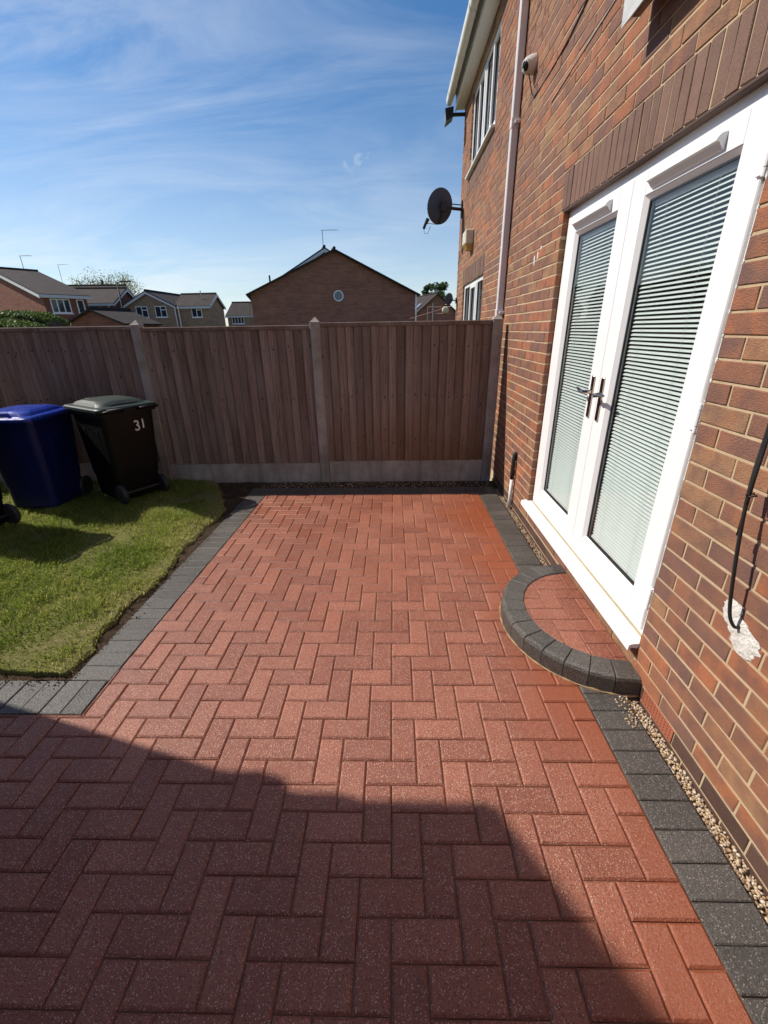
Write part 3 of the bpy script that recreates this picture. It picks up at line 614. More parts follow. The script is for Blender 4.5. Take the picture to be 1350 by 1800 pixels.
for nm, ly0, ly1, gy0, gy1 in LEAVES:
    gz0, gz1 = .392, 2.182; b = B(); lx0, lx1 = FX - .004, FX + .05; z0, z1 = .268, 2.283
    b.bbox((lx0, ly0, z0), (lx1, gy0, z1), .004); b.bbox((lx0, gy1, z0), (lx1, ly1, z1), .004); b.bbox((lx0 + .0003, gy0 - .0005, gz1), (lx1 - .0003, gy1 + .0005, z1), .004); b.bbox((lx0 + .0003, gy0 - .0005, z0), (lx1 - .0003, gy1 + .0005, gz0), .004)
    d = b.obj('door', M_UPVC, house); d['label'] = 'far door leaf with its handle on the near stile' if nm == 'left' else 'near door leaf with hinges by the brickwork'
    b = B()                                            # sloping glazing bead
    for s in range(4):
        o_ = [(gy0, gz0), (gy1, gz0), (gy1, gz1), (gy0, gz1)]; p, q = o_[s], o_[(s + 1) % 4]; i_ = [(gy0 + .018, gz0 + .018), (gy1 - .018, gz0 + .018), (gy1 - .018, gz1 - .018), (gy0 + .018, gz1 - .018)]; pi_, qi = i_[s], i_[(s + 1) % 4]
        b.add([(lx0 + .003, *p), (lx0 + .003, *q), (lx0 + .02, *qi), (lx0 + .02, *pi_)], [(3, 2, 1, 0)])
    b.obj('glazing_bead', M_UPVC, d)
    b = B(); ring(b, gy0 + .0175, gy1 - .0175, gz0 + .0175, gz1 - .0175, .009, lx0 + .019, lx0 + .03, c=.001); b.obj('gasket', M_GASK, d)
    b = B(); b.add([(lx0 + .024, gy0 + .02, gz0 + .02), (lx0 + .024, gy1 - .02, gz0 + .02), (lx0 + .024, gy1 - .02, gz1 - .02), (lx0 + .024, gy0 + .02, gz1 - .02)], [(3, 2, 1, 0)]); b.obj('pane', M_GLASS, d)
    hy = 2.672 if nm == 'left' else 2.548; sg = 1 if nm == 'left' else -1
    b = B(); ringp = []
    for xx, rr in ((lx0 - .0005, .016), (lx0 - .007, .016), (lx0 - .011, .012)):
        ringp.append([(xx, hy + rr * math.cos(t), (1.36 - .016 if math.sin(t) >= 0 else 1.11 + .016) + rr * math.sin(t)) for t in [2 * PI * (i + .5) / 16 for i in range(16)]])
    b.loft(ringp, True, True); b.tube([(lx0 - .008, hy, 1.262), (lx0 - .03, hy, 1.262), (lx0 - .048, hy + sg * .012, 1.262), (lx0 - .054, hy + sg * .035, 1.261), (lx0 - .05, hy + sg * .075, 1.268), (lx0 - .044, hy + sg * .118, 1.272)], [.013, .011, .0105, .0105, .0095, .0075], 10)
    b.tube([(lx0 - .0115, hy, 1.175), (lx0 - .0135, hy, 1.175)], .006, 8); h_ = b.obj('door_handle', M_CHROME, d); h_['label'] = 'chrome lever handle on a long plate'
    b = B(); va, vb = (2.815, 3.30) if nm == 'left' else (1.945, 2.41)
    pr = [(0, 2.252), (-.02, 2.247), (-.034, 2.232), (-.036, 2.225), (-.026, 2.222), (-.008, 2.2), (0, 2.196)]
    for yy in (va, vb): b.v += [(lx0 + x - .0004, yy, z) for x, z in pr]
    n = len(pr); b.f += [(i, (i + 1) % n, n + (i + 1) % n, n + i) for i in range(n)] + [tuple(range(n - 1, -1, -1)), tuple(range(n, 2 * n))]
    v_ = b.obj('trickle_vent', M_UPVC, d); v_['label'] = 'white canopy vent above the glass'
    if nm == 'right':
        for hz in (.455, 1.288, 2.11):
            b = B()
            for dz0, dz1, rr in ((-.055, -.032, .0085), (-.029, .03, .0095), (.033, .055, .0085)): b.tube([(lx0 - .006, 1.703, hz + dz0), (lx0 - .006, 1.703, hz + dz1)], rr, 10)
            b.bbox((lx0 - .008, 1.706, hz - .05), (lx0 + .004, 1.74, hz + .05), .002); b.obj('hinge', M_UPVC, d)
b = B(); b.box((FX + .02, 2.5975, .27), (FX + .04, 2.6025, 2.28)); b.obj('meeting_seal', M_GASK, fr)
b = B()                                               # white sealant squeezed out along the near jamb
for k in range(-1, 29):
    z = zrow(k) + random.uniform(-.006, .006); pebs = random.uniform(.004, .0095)
    R = [[(.001 - .0025 * s, 1.656 + pebs * .55 * math.cos(t) * (1 - .5 * s), z + pebs * 1.5 * math.sin(t) * (1 - .4 * s)) for t in [2 * PI * i / 9 for i in range(9)]] for s in (0, .6, 1)]
    b.loft([list(reversed(r)) for r in R])
b.obj('sealant_bead', M_SEAL, house, kind='stuff')
b = B(); b.box((.02, 1.6565, .25), (.045, 1.6645, 2.335)); b.obj('frame_gap_shade', M_GASK, fr)  # black strip painting the shade of the open gap beside the frame
rm = B(); rm.add([(.33, 1.2, .2), (3.5, .2, .2), (3.5, 5, .2), (.33, 4.2, .2), (.33, 1.2, 2.5), (3.5, .2, 2.5), (3.5, 5, 2.5), (.33, 4.2, 2.5)], [(0, 1, 2, 3), (4, 7, 6, 5), (1, 5, 6, 2), (0, 4, 5, 1), (2, 6, 7, 3)]); rm.obj('interior', M_ROOM, house)
# venetian blinds (things hanging behind the glass)
for nm, ly0, ly1, gy0, gy1 in LEAVES:
    bl = thing('venetian_blind', 'pale slatted blind behind the far door leaf' if nm == 'left' else 'pale slatted blind behind the near door leaf with three hinges', 'blind', (WX + FX + .045, 0, 0), 0, 'blinds behind the door glass')
    a, c = gy0 + .028, gy1 - .028; sw = .0195; b = B(); L = c - a
    prof = [(-.0080, -.0040), (-.004, -.0008), (0, .0007), (.004, .001), (.0080, .0002)]; tl = math.radians(27)
    rp = [(x * math.cos(tl) - z * math.sin(tl), x * math.sin(tl) + z * math.cos(tl)) for x, z in prof]
    for yy in (-L / 2, L / 2): b.v += [(x, yy, z) for x, z in rp]
    n = len(rp); b.f += [(i, i + 1, n + i + 1, n + i) for i in range(n - 1)]; sm = b.mesh('slat', M_SLAT, True)
    z = 2.128; 
    while z > .425:
        o = link('slat', sm, bl, loc=(random.gauss(0, .0004), (a + c) / 2, z)); o.rotation_euler = (random.gauss(0, .0012), random.gauss(0, .02), 0); z -= sw
    b = B(); b.bbox((-.01, a, 2.137), (.01, c, 2.162), .002); b.obj('head_rail', M_SLAT, bl)
    b = B(); b.bbox((-.009, a, .412), (.009, c, .422), .002); b.obj('bottom_rail', M_SLAT, bl)
    for fy in (.2, .8):
        yy = a + fy * L; b = B(); b.tube([(-.0098, yy, .415), (-.0098, yy, 2.15)], .0007, 5); b.obj('ladder_cord', M_CORD, bl)

# windows of the neighbour half ------------------------------------
def win(rect, bays, name, label, openers=()):
    a, c, d, e = rect; b = B(); ring(b, a + .006, c - .006, d + .006, e - .006, .055, .03, .09)
    w = (c - a - .012 - .11) / bays; fr_ = None
    for i in range(1, bays): yy = a + .061 + w * i; b.bbox((.0305, yy - .03, d + .055), (.0895, yy + .03, e - .055), .004)
    wo = b.obj(name, M_UPVC, house); wo['label'] = label
    for i in range(bays):
        y0, y1 = a + .061 + w * i + (.03 if i else 0), a + .061 + w * (i + 1) - (.03 if i < bays - 1 else 0); z0, z1 = d + .061, e - .061
        if i in openers:
            b = B(); ring(b, y0 - .012, y1 + .012, z0 - .012, z1 + .012, .055, .018, .06); b.obj('sash', M_UPVC, wo); y0 += .043; y1 -= .043; z0 += .043; z1 -= .043
        b = B(); ring(b, y0 - .001, y1 + .001, z0 - .001, z1 + .001, .01, .042, .06, c=.001); b.obj('gasket', M_GASK, wo)
        b = B(); b.add([(.05, y0, z0), (.05, y1, z0), (.05, y1, z1), (.05, y0, z1)], [(3, 2, 1, 0)]); b.obj('pane', M_GLASS, wo)
        b = B(); b.box((.2, y0 - .02, z0 - .05), (.21, y1 + .02, z1 + .05)); b.obj('net_curtain', M_NET, wo)
    return wo
uw = win(UWIN, 4, 'window', 'wide white upstairs window with four lights', (0, 2)); lw_ = win(LWIN, 3, 'window', 'white downstairs window with two tall panes showing over the fence', (1,))
b = B(); b.bbox((-.05, UWIN[0] - .03, UWIN[2] - .012), (.04, UWIN[1] + .03, UWIN[2] + .016), .004); b.obj('window_sill', M_UPVC, uw)
b = B(); b.bbox((-.05, LWIN[0] - .03, LWIN[2] - .012), (.04, LWIN[1] + .03, LWIN[2] + .016), .004); b.obj('window_sill', M_UPVC, lw_)
rm = B()
for y0, y1, z0, z1 in ((5.6, 8.6, 3.2, 5.1), (5.6, 8.6, .2, 2.6)):
    rm.add([(.31, y0, z0), (3.5, y0, z0), (3.5, y1, z0), (.31, y1, z0), (.31, y0, z1), (3.5, y0, z1), (3.5, y1, z1), (.31, y1, z1)], [(0, 1, 2, 3), (4, 7, 6, 5), (1, 5, 6, 2), (0, 4, 5, 1), (2, 6, 7, 3)])
rm.obj('interior', M_ROOM, house)
# eaves: soffit, fascia, gutter, roof
b = B(); b.box((-.13, YS, 4.818), (.06, YE + .02, 4.83)); b.obj('soffit', M_UPVC, house)
b = B(); b.bbox((-.152, YS, 4.803), (-.13, YE + .02, 5.06), .003); b.obj('fascia', M_UPVC, house)
b = B(); pr = []
for i in range(11):
    t = PI * i / 10; pr.append((-.244 - .052 * math.cos(t), 4.945 - .075 * math.sin(t) ** .7))
pr = [(-.297, 4.955)] + pr + [(-.191, 4.955)]
inn = [(-.244 + (x + .244) * .93, z + .004) for x, z in reversed(pr)]
prf = pr + inn; n = len(prf)
for yy in (YS, YE + .03): b.v += [(x, yy, z) for x, z in prf]
b.f += [(n + i, n + (i + 1) % n, (i + 1) % n, i) for i in range(n)]
b.add([(x, YE + .029, z) for x, z in pr], [tuple(range(len(pr)))])
gt = b.obj('gutter', M_GUT, house); gt['label'] = 'white plastic gutter along the eaves'
gb = B(); pb = [(-.244 + (x + .244) * 1.1, 4.945 + (z - 4.945) * 1.1) for x, z in pr]
for yy in (-.011, .011): gb.v += [(x, yy, z) for x, z in pb]
n = len(pb); gb.f += [(i, i + 1, n + i + 1, n + i) for i in range(n - 1)]; gm = gb.mesh('gutter_bracket', M_GUT)
for yy in (8.55, 7.55, 6.62, 5.7, 4.7, 3.7, 2.7, 1.7): link('gutter_bracket', gm, gt, loc=(0, yy, 0))
b = B(); b.add([(-.26, YS, 4.97), (-.26, YE + .1, 4.97), (3.5, YE + .1, 7.3), (3.5, YS, 7.3), (7.3, YE + .1, 4.97), (7.3, YS, 4.97)], [(0, 3, 2, 1), (3, 5, 4, 2)])
b.add([(-.26, YS, 5.02), (-.26, YE + .1, 5.02), (3.5, YE + .1, 7.35), (3.5, YS, 7.35), (7.3, YE + .1, 5.02), (7.3, YS, 5.02), (-.26, YS, 4.97), (-.26, YE + .1, 4.97)], [(1, 2, 3, 0), (2, 4, 5, 3), (6, 7, 1, 0)])
for yy in (YS, YE): b.add([(.0, yy, 4.9), (7.0, yy, 4.9), (3.5, yy, 7.3)], [(0, 1, 2)])
b.obj('roof', M_ROOF, house)
# down pipe
b = B()
b.bbox((-.072, 4.99, 1.79), (-.008, 5.055, 4.86), .006); b.bbox((-.072, 4.99, .0), (-.008, 5.055, 1.73), .006); b.bbox((-.076, 4.986, 1.725), (-.004, 5.059, 1.80), .004); b.bbox((-.076, 4.986, 3.29), (-.004, 5.059, 3.37), .004)
dp = b.obj('downpipe', M_PIPEW, house); dp['label'] = 'square off-white plastic downpipe behind the fence end post'
for z in (1.765, 3.33): b = B(); b.bbox((-.05, 4.955, z - .012), (.0, 5.09, z + .012), .003); b.obj('pipe_bracket', M_PIPEW, dp)
# filler marks and foam patch on the wall
b = B()
def blob(b, y, z, ry, rz, h, seed, n=22):
    R = []
    for s in (0, .55, .85, 1):
        R.append([(-h * (s ** .6), y + ry * (1 - .75 * s) * math.cos(t) * (1 + .3 * mn.noise((math.cos(t) * 2, math.sin(t) * 2, seed + s)) + .3 * mn.noise((math.cos(t) * 7, math.sin(t) * 7, seed))), z + rz * (1 - .75 * s) * math.sin(t) * (1 + .3 * mn.noise((math.cos(t) * 2, math.sin(t) * 2, seed + 5)))) for t in [2 * PI * i / n for i in range(n)]])
    b.loft([list(reversed(r)) for r in R])
for y, z, ry, rz in ((4.07, 2.125, .018, .042), (3.99, 2.145, .015, .034), (3.92, 2.19, .017, .017)): blob(b, y, z, ry, rz, .004, y)
b.obj('filler_marks', M_FILL, house, kind='stuff')
pt = B(); blob(pt, 1.245, .715, .044, .05, .0035, 3.3, 48); blob(pt, 1.165, .65, .062, .05, .004, 9.1, 48); blob(pt, 1.205, .68, .05, .04, .0055, 5.1, 48); p_ = pt.obj('foam_patch', M_FILL, house, smooth=False); p_['label'] = 'crusty white foam patch sealing a cable hole'

# ------------------------------------------------------------------ fittings on the wall (things of their own)
cam_ = thing('security_camera', 'white turret security camera fixed to the bricks beside the downpipe', 'security camera', (WX, 4.62, 3.57))
b = B(); R = []
for x, r in ((0, .062), (-.012, .064), (-.05, .06), (-.085, .047), (-.1, .03)): R.append([(x, r * math.cos(t), r * 1.02 * math.sin(t) - x * -.12) for t in [2 * PI * i / 18 for i in range(18)]])
b.loft([list(reversed(r)) for r in R]); b.obj('housing', M_CAMW, cam_, smooth=True)
ax = Vector((-.78, -.45, -.42)).normalized(); u = ax.cross(Vector((0, 0, 1))).normalized(); v = u.cross(ax); c0 = Vector((-.062, -.018, -.012))
b = B(); b.loft([[c0 + ax * d + u * r * math.cos(t) + v * r * math.sin(t) for t in [2 * PI * i / 16 for i in range(16)]] for d, r in ((0, .04), (.03, .041), (.034, .034))]); b.obj('bezel', M_CAMW, cam_)
b = B(); b.loft([[c0 + ax * d + u * r * math.cos(t) + v * r * math.sin(t) for t in [2 * PI * i / 16 for i in range(16)]] for d, r in ((.0335, .0335), (.038, .027), (.041, .012))]); b.obj('lens', M_LENS, cam_, smooth=True)
def cable(name, pts, r, mat, label, n=6):
    P = [Vector(p) for p in pts]; out = []
    for i in range(len(P) - 1):
        p0, p1, p2, p3 = P[max(i - 1, 0)], P[i], P[i + 1], P[min(i + 2, len(P) - 1)]
        for s in range(5):
            t = s / 5; out.append(.5 * ((2 * p1) + (p2 - p0) * t + (2 * p0 - 5 * p1 + 4 * p2 - p3) * t * t + (3 * p1 - p0 - 3 * p2 + p3) * t ** 3))
    out.append(P[-1]); b = B(); b.tube(out, r, n); return tag(b.obj(name, mat, smooth=True), label, 'cable')
cable('cable', [(WX - .05, 4.61, 3.51), (WX - .03, 4.60, 3.43), (WX - .004, 4.587, 3.352), (WX - .005, 4.5, 3.338), (WX - .005, 4.2, 3.328), (WX - .005, 3.77, 3.351), (WX - .005, 3.3, 3.44), (WX - .005, 2.6, 3.6)], .0045, M_BLACK, 'black cable drooping from the security camera and along the bricks')
cable('cable', [(WX - .004, 4.055, 3.122), (WX - .004, 3.7, 3.139), (WX - .004, 3.3, 3.158), (WX - .004, 3.06, 3.17)], .004, M_GREYP, 'thin pale cable along a mortar joint towards the wall light')
wl = thing('wall_light', 'boxy light grey wall lamp high above the doors', 'wall light', (WX, 2.5, 2.86))
b = B(); pr = [(0, .14), (0, .5), (-.1, .5), (-.13, .34), (-.118, 0), (-.05, .05)]
for yy in (-.35, .17): b.v += [(x, yy, z) for x, z in pr]
n = len(pr); b.f += [(i, (i + 1) % n, n + (i + 1) % n, n + i) for i in range(n)] + [tuple(range(n - 1, -1, -1)), tuple(range(n, 2 * n))]; b.obj('housing', M_GREYP, wl)
b = B(); b.bbox((-.1, -.3, .012), (-.06, .12, .03), .004); b.obj('diffuser', M_LENS, wl)
b = B(); pr = [(0, 0.10), (0, .42), (-.02, .42), (-.02, .1)]
b.bbox((-.05, -.2, .1), (-.002, .05, .2), .004); b.obj('mounting_plate', M_STEEL, wl)
tag(cable('cable', [(1.123, 1.32, 1.62), (1.118, 1.302, 1.35), (1.106, 1.285, 1.19), (1.1, 1.262, 1.05), (1.105, 1.235, .88), (1.118, 1.215, .74), (1.135, 1.2, .692), (1.153, 1.198, .69)], .0058, M_BLACK, 'x', 8), 'thick black cable hanging off the wall into the white foam patch', 'cable')
b = B(); b.tube([(1.12, 1.3, 1.62), (1.113, 1.287, 1.35), (1.104, 1.276, 1.19), (1.1, 1.262, 1.0)], .005, 6); b.tube([(1.092, 1.274, 1.135), (1.118, 1.276, 1.137), (1.118, 1.262, 1.134), (1.094, 1.262, 1.132)], .0025, 5)
tag(b.obj('cable', M_BLACK, smooth=True), 'thinner black cable tied alongside the thick hanging one', 'cable')
ps = thing('pipe_stub', 'short upright wall pipe, white below and blackened above, past the doors', 'pipe', (WX - .025, 3.955, 0))
b = B(); b.tube([(0, 0, -.06), (0, 0, .30)], .017, 12); b.obj('white_section', M_UPVC, ps, smooth=True)
b = B(); b.tube([(-.001, 0, .28), (-.002, -.001, .36), (.0, .002, .45), (.004, .0, .53), (.012, 0, .545)], [.0195, .0205, .0195, .02, .014], 12); b.obj('black_section', M_BLACK, ps, smooth=True)
al = thing('alarm_box', 'weathered cream alarm box with amber lower part on the neighbour wall', 'alarm box', (WX, 7.36, 2.68))
b = B(); b.bbox((-.12, -.16, .055), (0, .15, .235), .012); b.obj('cover', M_ALARMW, al)
b = B(); pr = [(-.118, -.155), (-.118, .145), (-.03, .1), (-.03, -.1)]; b.loft([[(-.0, -.15, .054), (-.0, .14, .054), (-.117, .14, .054), (-.117, -.15, .054)], [(0, -.1, -.01), (0, .1, -.01), (-.08, .1, 0), (-.08, -.1, 0)]]); b.obj('strobe_lens', M_ALARMO, al)
fl = thing('floodlight', 'small black floodlight hung under the far end of the gutter', 'floodlight', (WX, 8.72, 4.72))
b = B(); b.bbox((-.2, -.02, -.02), (0, .02, .02), .003); b.obj('arm', M_STEEL, fl)
b = B(); b.loft([[(-.2, -.1, .07), (-.2, .1, .07), (-.2, .1, -.05), (-.2, -.1, -.05)], [(-.33, -.12, .04), (-.33, .12, .04), (-.31, .12, -.12), (-.31, -.12, -.12)]]); b.obj('housing', M_STEEL, fl)
b = B(); b.add([(-.331, -.1, .02), (-.331, .1, .02), (-.314, .1, -.1), (-.314, -.1, -.1)], [(0, 1, 2, 3)]); b.obj('lamp_glass', M_NET, fl)
# satellite dishes
def dish(name, label, mount, cen, rx, rz, face):
    t = thing(name, label, 'satellite dish', mount, 0, 'satellite dishes on the house'); f = Vector(face).normalized(); u = f.cross(Vector((0, 0, 1))).normalized(); v = u.cross(f); c = Vector(cen) - Vector(mount)
    b = B(); R = []
    for off in (0, .006):
        for s in (1, .85, .65, .4, .15): R.append([c + u * rx * s * math.cos(a) + v * rz * s * math.sin(a) + f * (.055 * s * s - off) for a in [2 * PI * i / 28 for i in range(28)]])
    b.loft(R[:5], False, True); n0 = len(b.v); b.loft([list(reversed(r)) for r in R[5:]], False, True); b.loft([R[0], R[5]], False, False); b.obj('reflector', M_DISH, t, smooth=True)
    k = rz / .21; b = B(); b.tube([(0, 0, 0), c * .55 - f * .06 * k + Vector((0, 0, -.01)), c - f * .03 * k], .02 * k, 8); b.tube([(0, 0, .05 * k), c * .6 - f * .05 * k + Vector((0, 0, .04 * k))], .007 * k, 6); b.bbox((-.02, -.04 * k, -.1 * k), (-.001, .04 * k, .1 * k), .003); b.bbox(tuple(c - f * .055 * k - Vector((.04, .04, .055)) * k), tuple(c - f * .055 * k + Vector((.04, .04, .055)) * k), .004); b.obj('mounting_bracket', M_STEEL, t)
    b = B(); base = c - v * rz * .97 + f * .05; e = c - v * rz * .95 + f * .34 * k; b.tube([c - v * rz * .35 - f * .03 * k, base - f * .03, base, e], .009 * k, 6); b.obj('feed_arm', M_STEEL, t)
    b = B(); b.tube([e - v * .005, e + v * .05 * k - f * .03 * k], .026 * k, 10); b.tube([e + f * .02 - v * .01, e + f * .05 * k - v * .07 * k], .02 * k, 8); b.obj('feed_horn', M_BLACK, t)
    b = B(); b.tube([e + f * .05 * k - v * .07 * k, e - v * .13 * k + f * .02, e - v * .12 * k - f * .08 * k, e - v * .03 * k - f * .12 * k], .004, 5); b.obj('feed_cable', M_BLACK, t)
dish('satellite_dish', 'large dark satellite dish jutting from the neighbour wall above the alarm box', (WX - .002, 8.55, 3.43), (.80, 8.42, 3.45), .245, .25, (-.48, .84, .2))
dish('satellite_dish', 'small grey satellite dish low on the house end, just over the fence', (WX - .002, 8.74, 2.08), (1.04, 8.66, 2.10), .095, .1, (-.6, .78, .15))

# ------------------------------------------------------------------ door step
st = thing('door_step', 'half-round brick step with a charcoal rim below the white doors', 'step', (STEPC[0], STEPC[1], 0))
ROX, ROY, RIX, RIY, SH = .515, .545, .385, .415, .1
el = lambda rx, ry, t: (-rx * math.sin(t), -ry * math.cos(t))
b = B(); n = 30
P = [el(RIX + .02, RIY + .02, PI * i / n) for i in range(n + 1)]; b.add([(p[0], p[1], SH - .014) for p in P], [tuple(reversed(range(n + 1)))])
Q = [el(ROX - .012, ROY - .012, PI * i / n) for i in range(n + 1)]
b.add([(p[0], p[1], SH - .012) for p in Q] + [(p[0], p[1], -.02) for p in Q], [(i, i + 1, n + 2 + i, n + 1 + i) for i in range(n)]); b.obj('mortar_bed', M_SAND, st)
NB = 14
for i in range(NB):
    t0, t1 = PI * i / NB + .003, PI * (i + 1) / NB - .003; rings = []
    for rx, ry, z in ((ROX, ROY, -.005), (ROX, ROY, SH * .80), (ROX - .006, ROY - .006, SH * .93), (ROX - .02, ROY - .02, SH), (RIX + .006, RIY + .006, SH + .001), (RIX, RIY, SH - .006), (RIX, RIY, SH * .5)):
        rings.append([(*el(rx, ry, t0 + (t1 - t0) * (0, .035, .965, 1)[k]), z - (.0035 if k in (0, 3) else 0) * (z > .05)) for k in range(4)])
    b = B(); nr = len(rings)
    b.v = [p for r in rings for p in r]
    for a in range(nr - 1):
        for k in range(3): b.f.append((a * 4 + k, (a + 1) * 4 + k, (a + 1) * 4 + k + 1, a * 4 + k + 1))
    b.f.append(tuple(a * 4 for a in range(nr))[::1]); b.f.append(tuple(a * 4 + 3 for a in reversed(range(nr))))
    b.obj('edging_block', M_GREY1, st, tint=random.random())
cp = [el(RIX - .002, RIY - .002, PI * i / 24) for i in range(25)]
if area(cp) < 0: cp = cp[::-1]
for j in range(-8, 9):
    for i in range(-8, 5):
        k = (i + j) % 4
        r = (i, j, 2, 1) if k == 0 else (i, j, 1, 2) if k == 2 else None
        if not r: continue
        x0, y0 = -.06 + r[0] * MOD, .02 + r[1] * MOD
        q = clip([(x0 + .001, y0 + .001), (x0 + r[2] * MOD - .001, y0 + .001), (x0 + r[2] * MOD - .001, y0 + r[3] * MOD - .001), (x0 + .001, y0 + r[3] * MOD - .001)], cp)
        if len(q) >= 3 and area(q) > .0008:
            cx = sum(p[0] for p in q) / len(q); cy = sum(p[1] for p in q) / len(q); b = B(); prism(b, [(p[0] - cx, p[1] - cy) for p in q], -.05, 0, .004, None, (random.gauss(0, .003), random.gauss(0, .003))); b.obj('paver', M_REDS, st, loc=(cx, cy, SH - .004), tint=random.random())
b = B(); b.tube([(*el(ROX + .002, ROY + .002, PI * i / 40), .001) for i in range(41)], [max(.001, .004 + .008 * mn.noise((i * .7, 0, 0))) for i in range(41)], 6); b.obj('mortar_fillet', plain('dirty_mortar', (0.33, 0.22, 0.11), .95, var=.4, scale=30), st)

# ------------------------------------------------------------------ fence
FY = 4.80
fe = thing('fence', 'weathered closeboard fence between concrete posts across the garden', 'fence', (0, FY, 0))
PX = [1.055, -.80, -2.655, -4.51, -6.36, -8.2]
def post(x, h=1.70):
    b = B(); b.bbox((-.05, -.055, -.1), (.05, .05, h), .006); b.add([(-.05, -.055, h), (.05, -.055, h), (.05, .05, h), (-.05, .05, h), (0, 0, h + .05)], [(0, 1, 4), (1, 2, 4), (2, 3, 4), (3, 0, 4)]); return b.mesh('post', M_CONC)
pm = post(0)
for x in PX: link('post', pm, fe, loc=(x, random.uniform(-.004, .004), 0))
bm = []
for v in range(5):
    b = B(); h = 1.43; nseg = 5; xs = [-.054, -.049, .05]; R = []
    pr = [(-.052, .0), (-.052, -.021), (-.047, -.0245), (.049, -.006), (.051, -.002), (.051, 0)]
    for s in range(nseg + 1):
        z = h * s / nseg; w = .0018 * mn.noise((v * 3.1, z * 2, 0)); R.append([(x + w, y + w * .6, z) for x, y in pr])
    b.loft(R); bm.append(b.mesh('board', M_WOOD))
nm_ = B(); nm_.tube([(0, -.001, 0), (0, .002, 0)], .0035, 6); nmesh = nm_.mesh('nail', M_STEEL)
for i in range(len(PX) - 1):
    xa, xb = PX[i + 1] + .05, PX[i] - .05; zb = .235 - .02 * (i % 2)
    gbm = B(); gbm.bbox((-(xb - xa) / 2, -.025, 0), ((xb - xa) / 2, .025, zb + .08), .006); gbm.obj('gravel_board', M_GBOARD, fe, loc=((xa + xb) / 2, 0, -.08))
    nb = 20; pw = (xb - xa) / nb
    for k in range(nb):
        x = xa + pw * (k + .5); o = link('board', random.choice(bm), fe, loc=(x, random.gauss(-.012, .002), zb + .002), tint=random.random()); o.rotation_euler = (random.gauss(0, .0008), random.gauss(0, .0012), random.gauss(.0, .012)); o.scale = (pw / .0945, 1, random.uniform(.996, 1.001))
    for zr in (zb + .22, zb + .72, zb + 1.22):
        b = B(); b.bbox((xa, .0, zr - .035), (xb, .045, zr + .035), .004); b.obj('rail', M_WOOD, fe, tint=.5)
    nl = B()
    for k in range(nb):
        for zr in (zb + .22, zb + .72, zb + 1.22):
            nl.tube([(xa + pw * (k + .38) + random.gauss(0, .004), -.033, zr + random.gauss(0, .012)), (xa + pw * (k + .38), -.02, zr)], random.uniform(.004, .008), 6)
    nl.obj('nails', M_STEEL, fe, kind='stuff')
    b = B(); b.bbox((xa - .01, -.045, zb + 1.418), (xb + .01, .03, zb + 1.46), .006); b.obj('capping_rail', M_WOOD, fe, tint=.2)

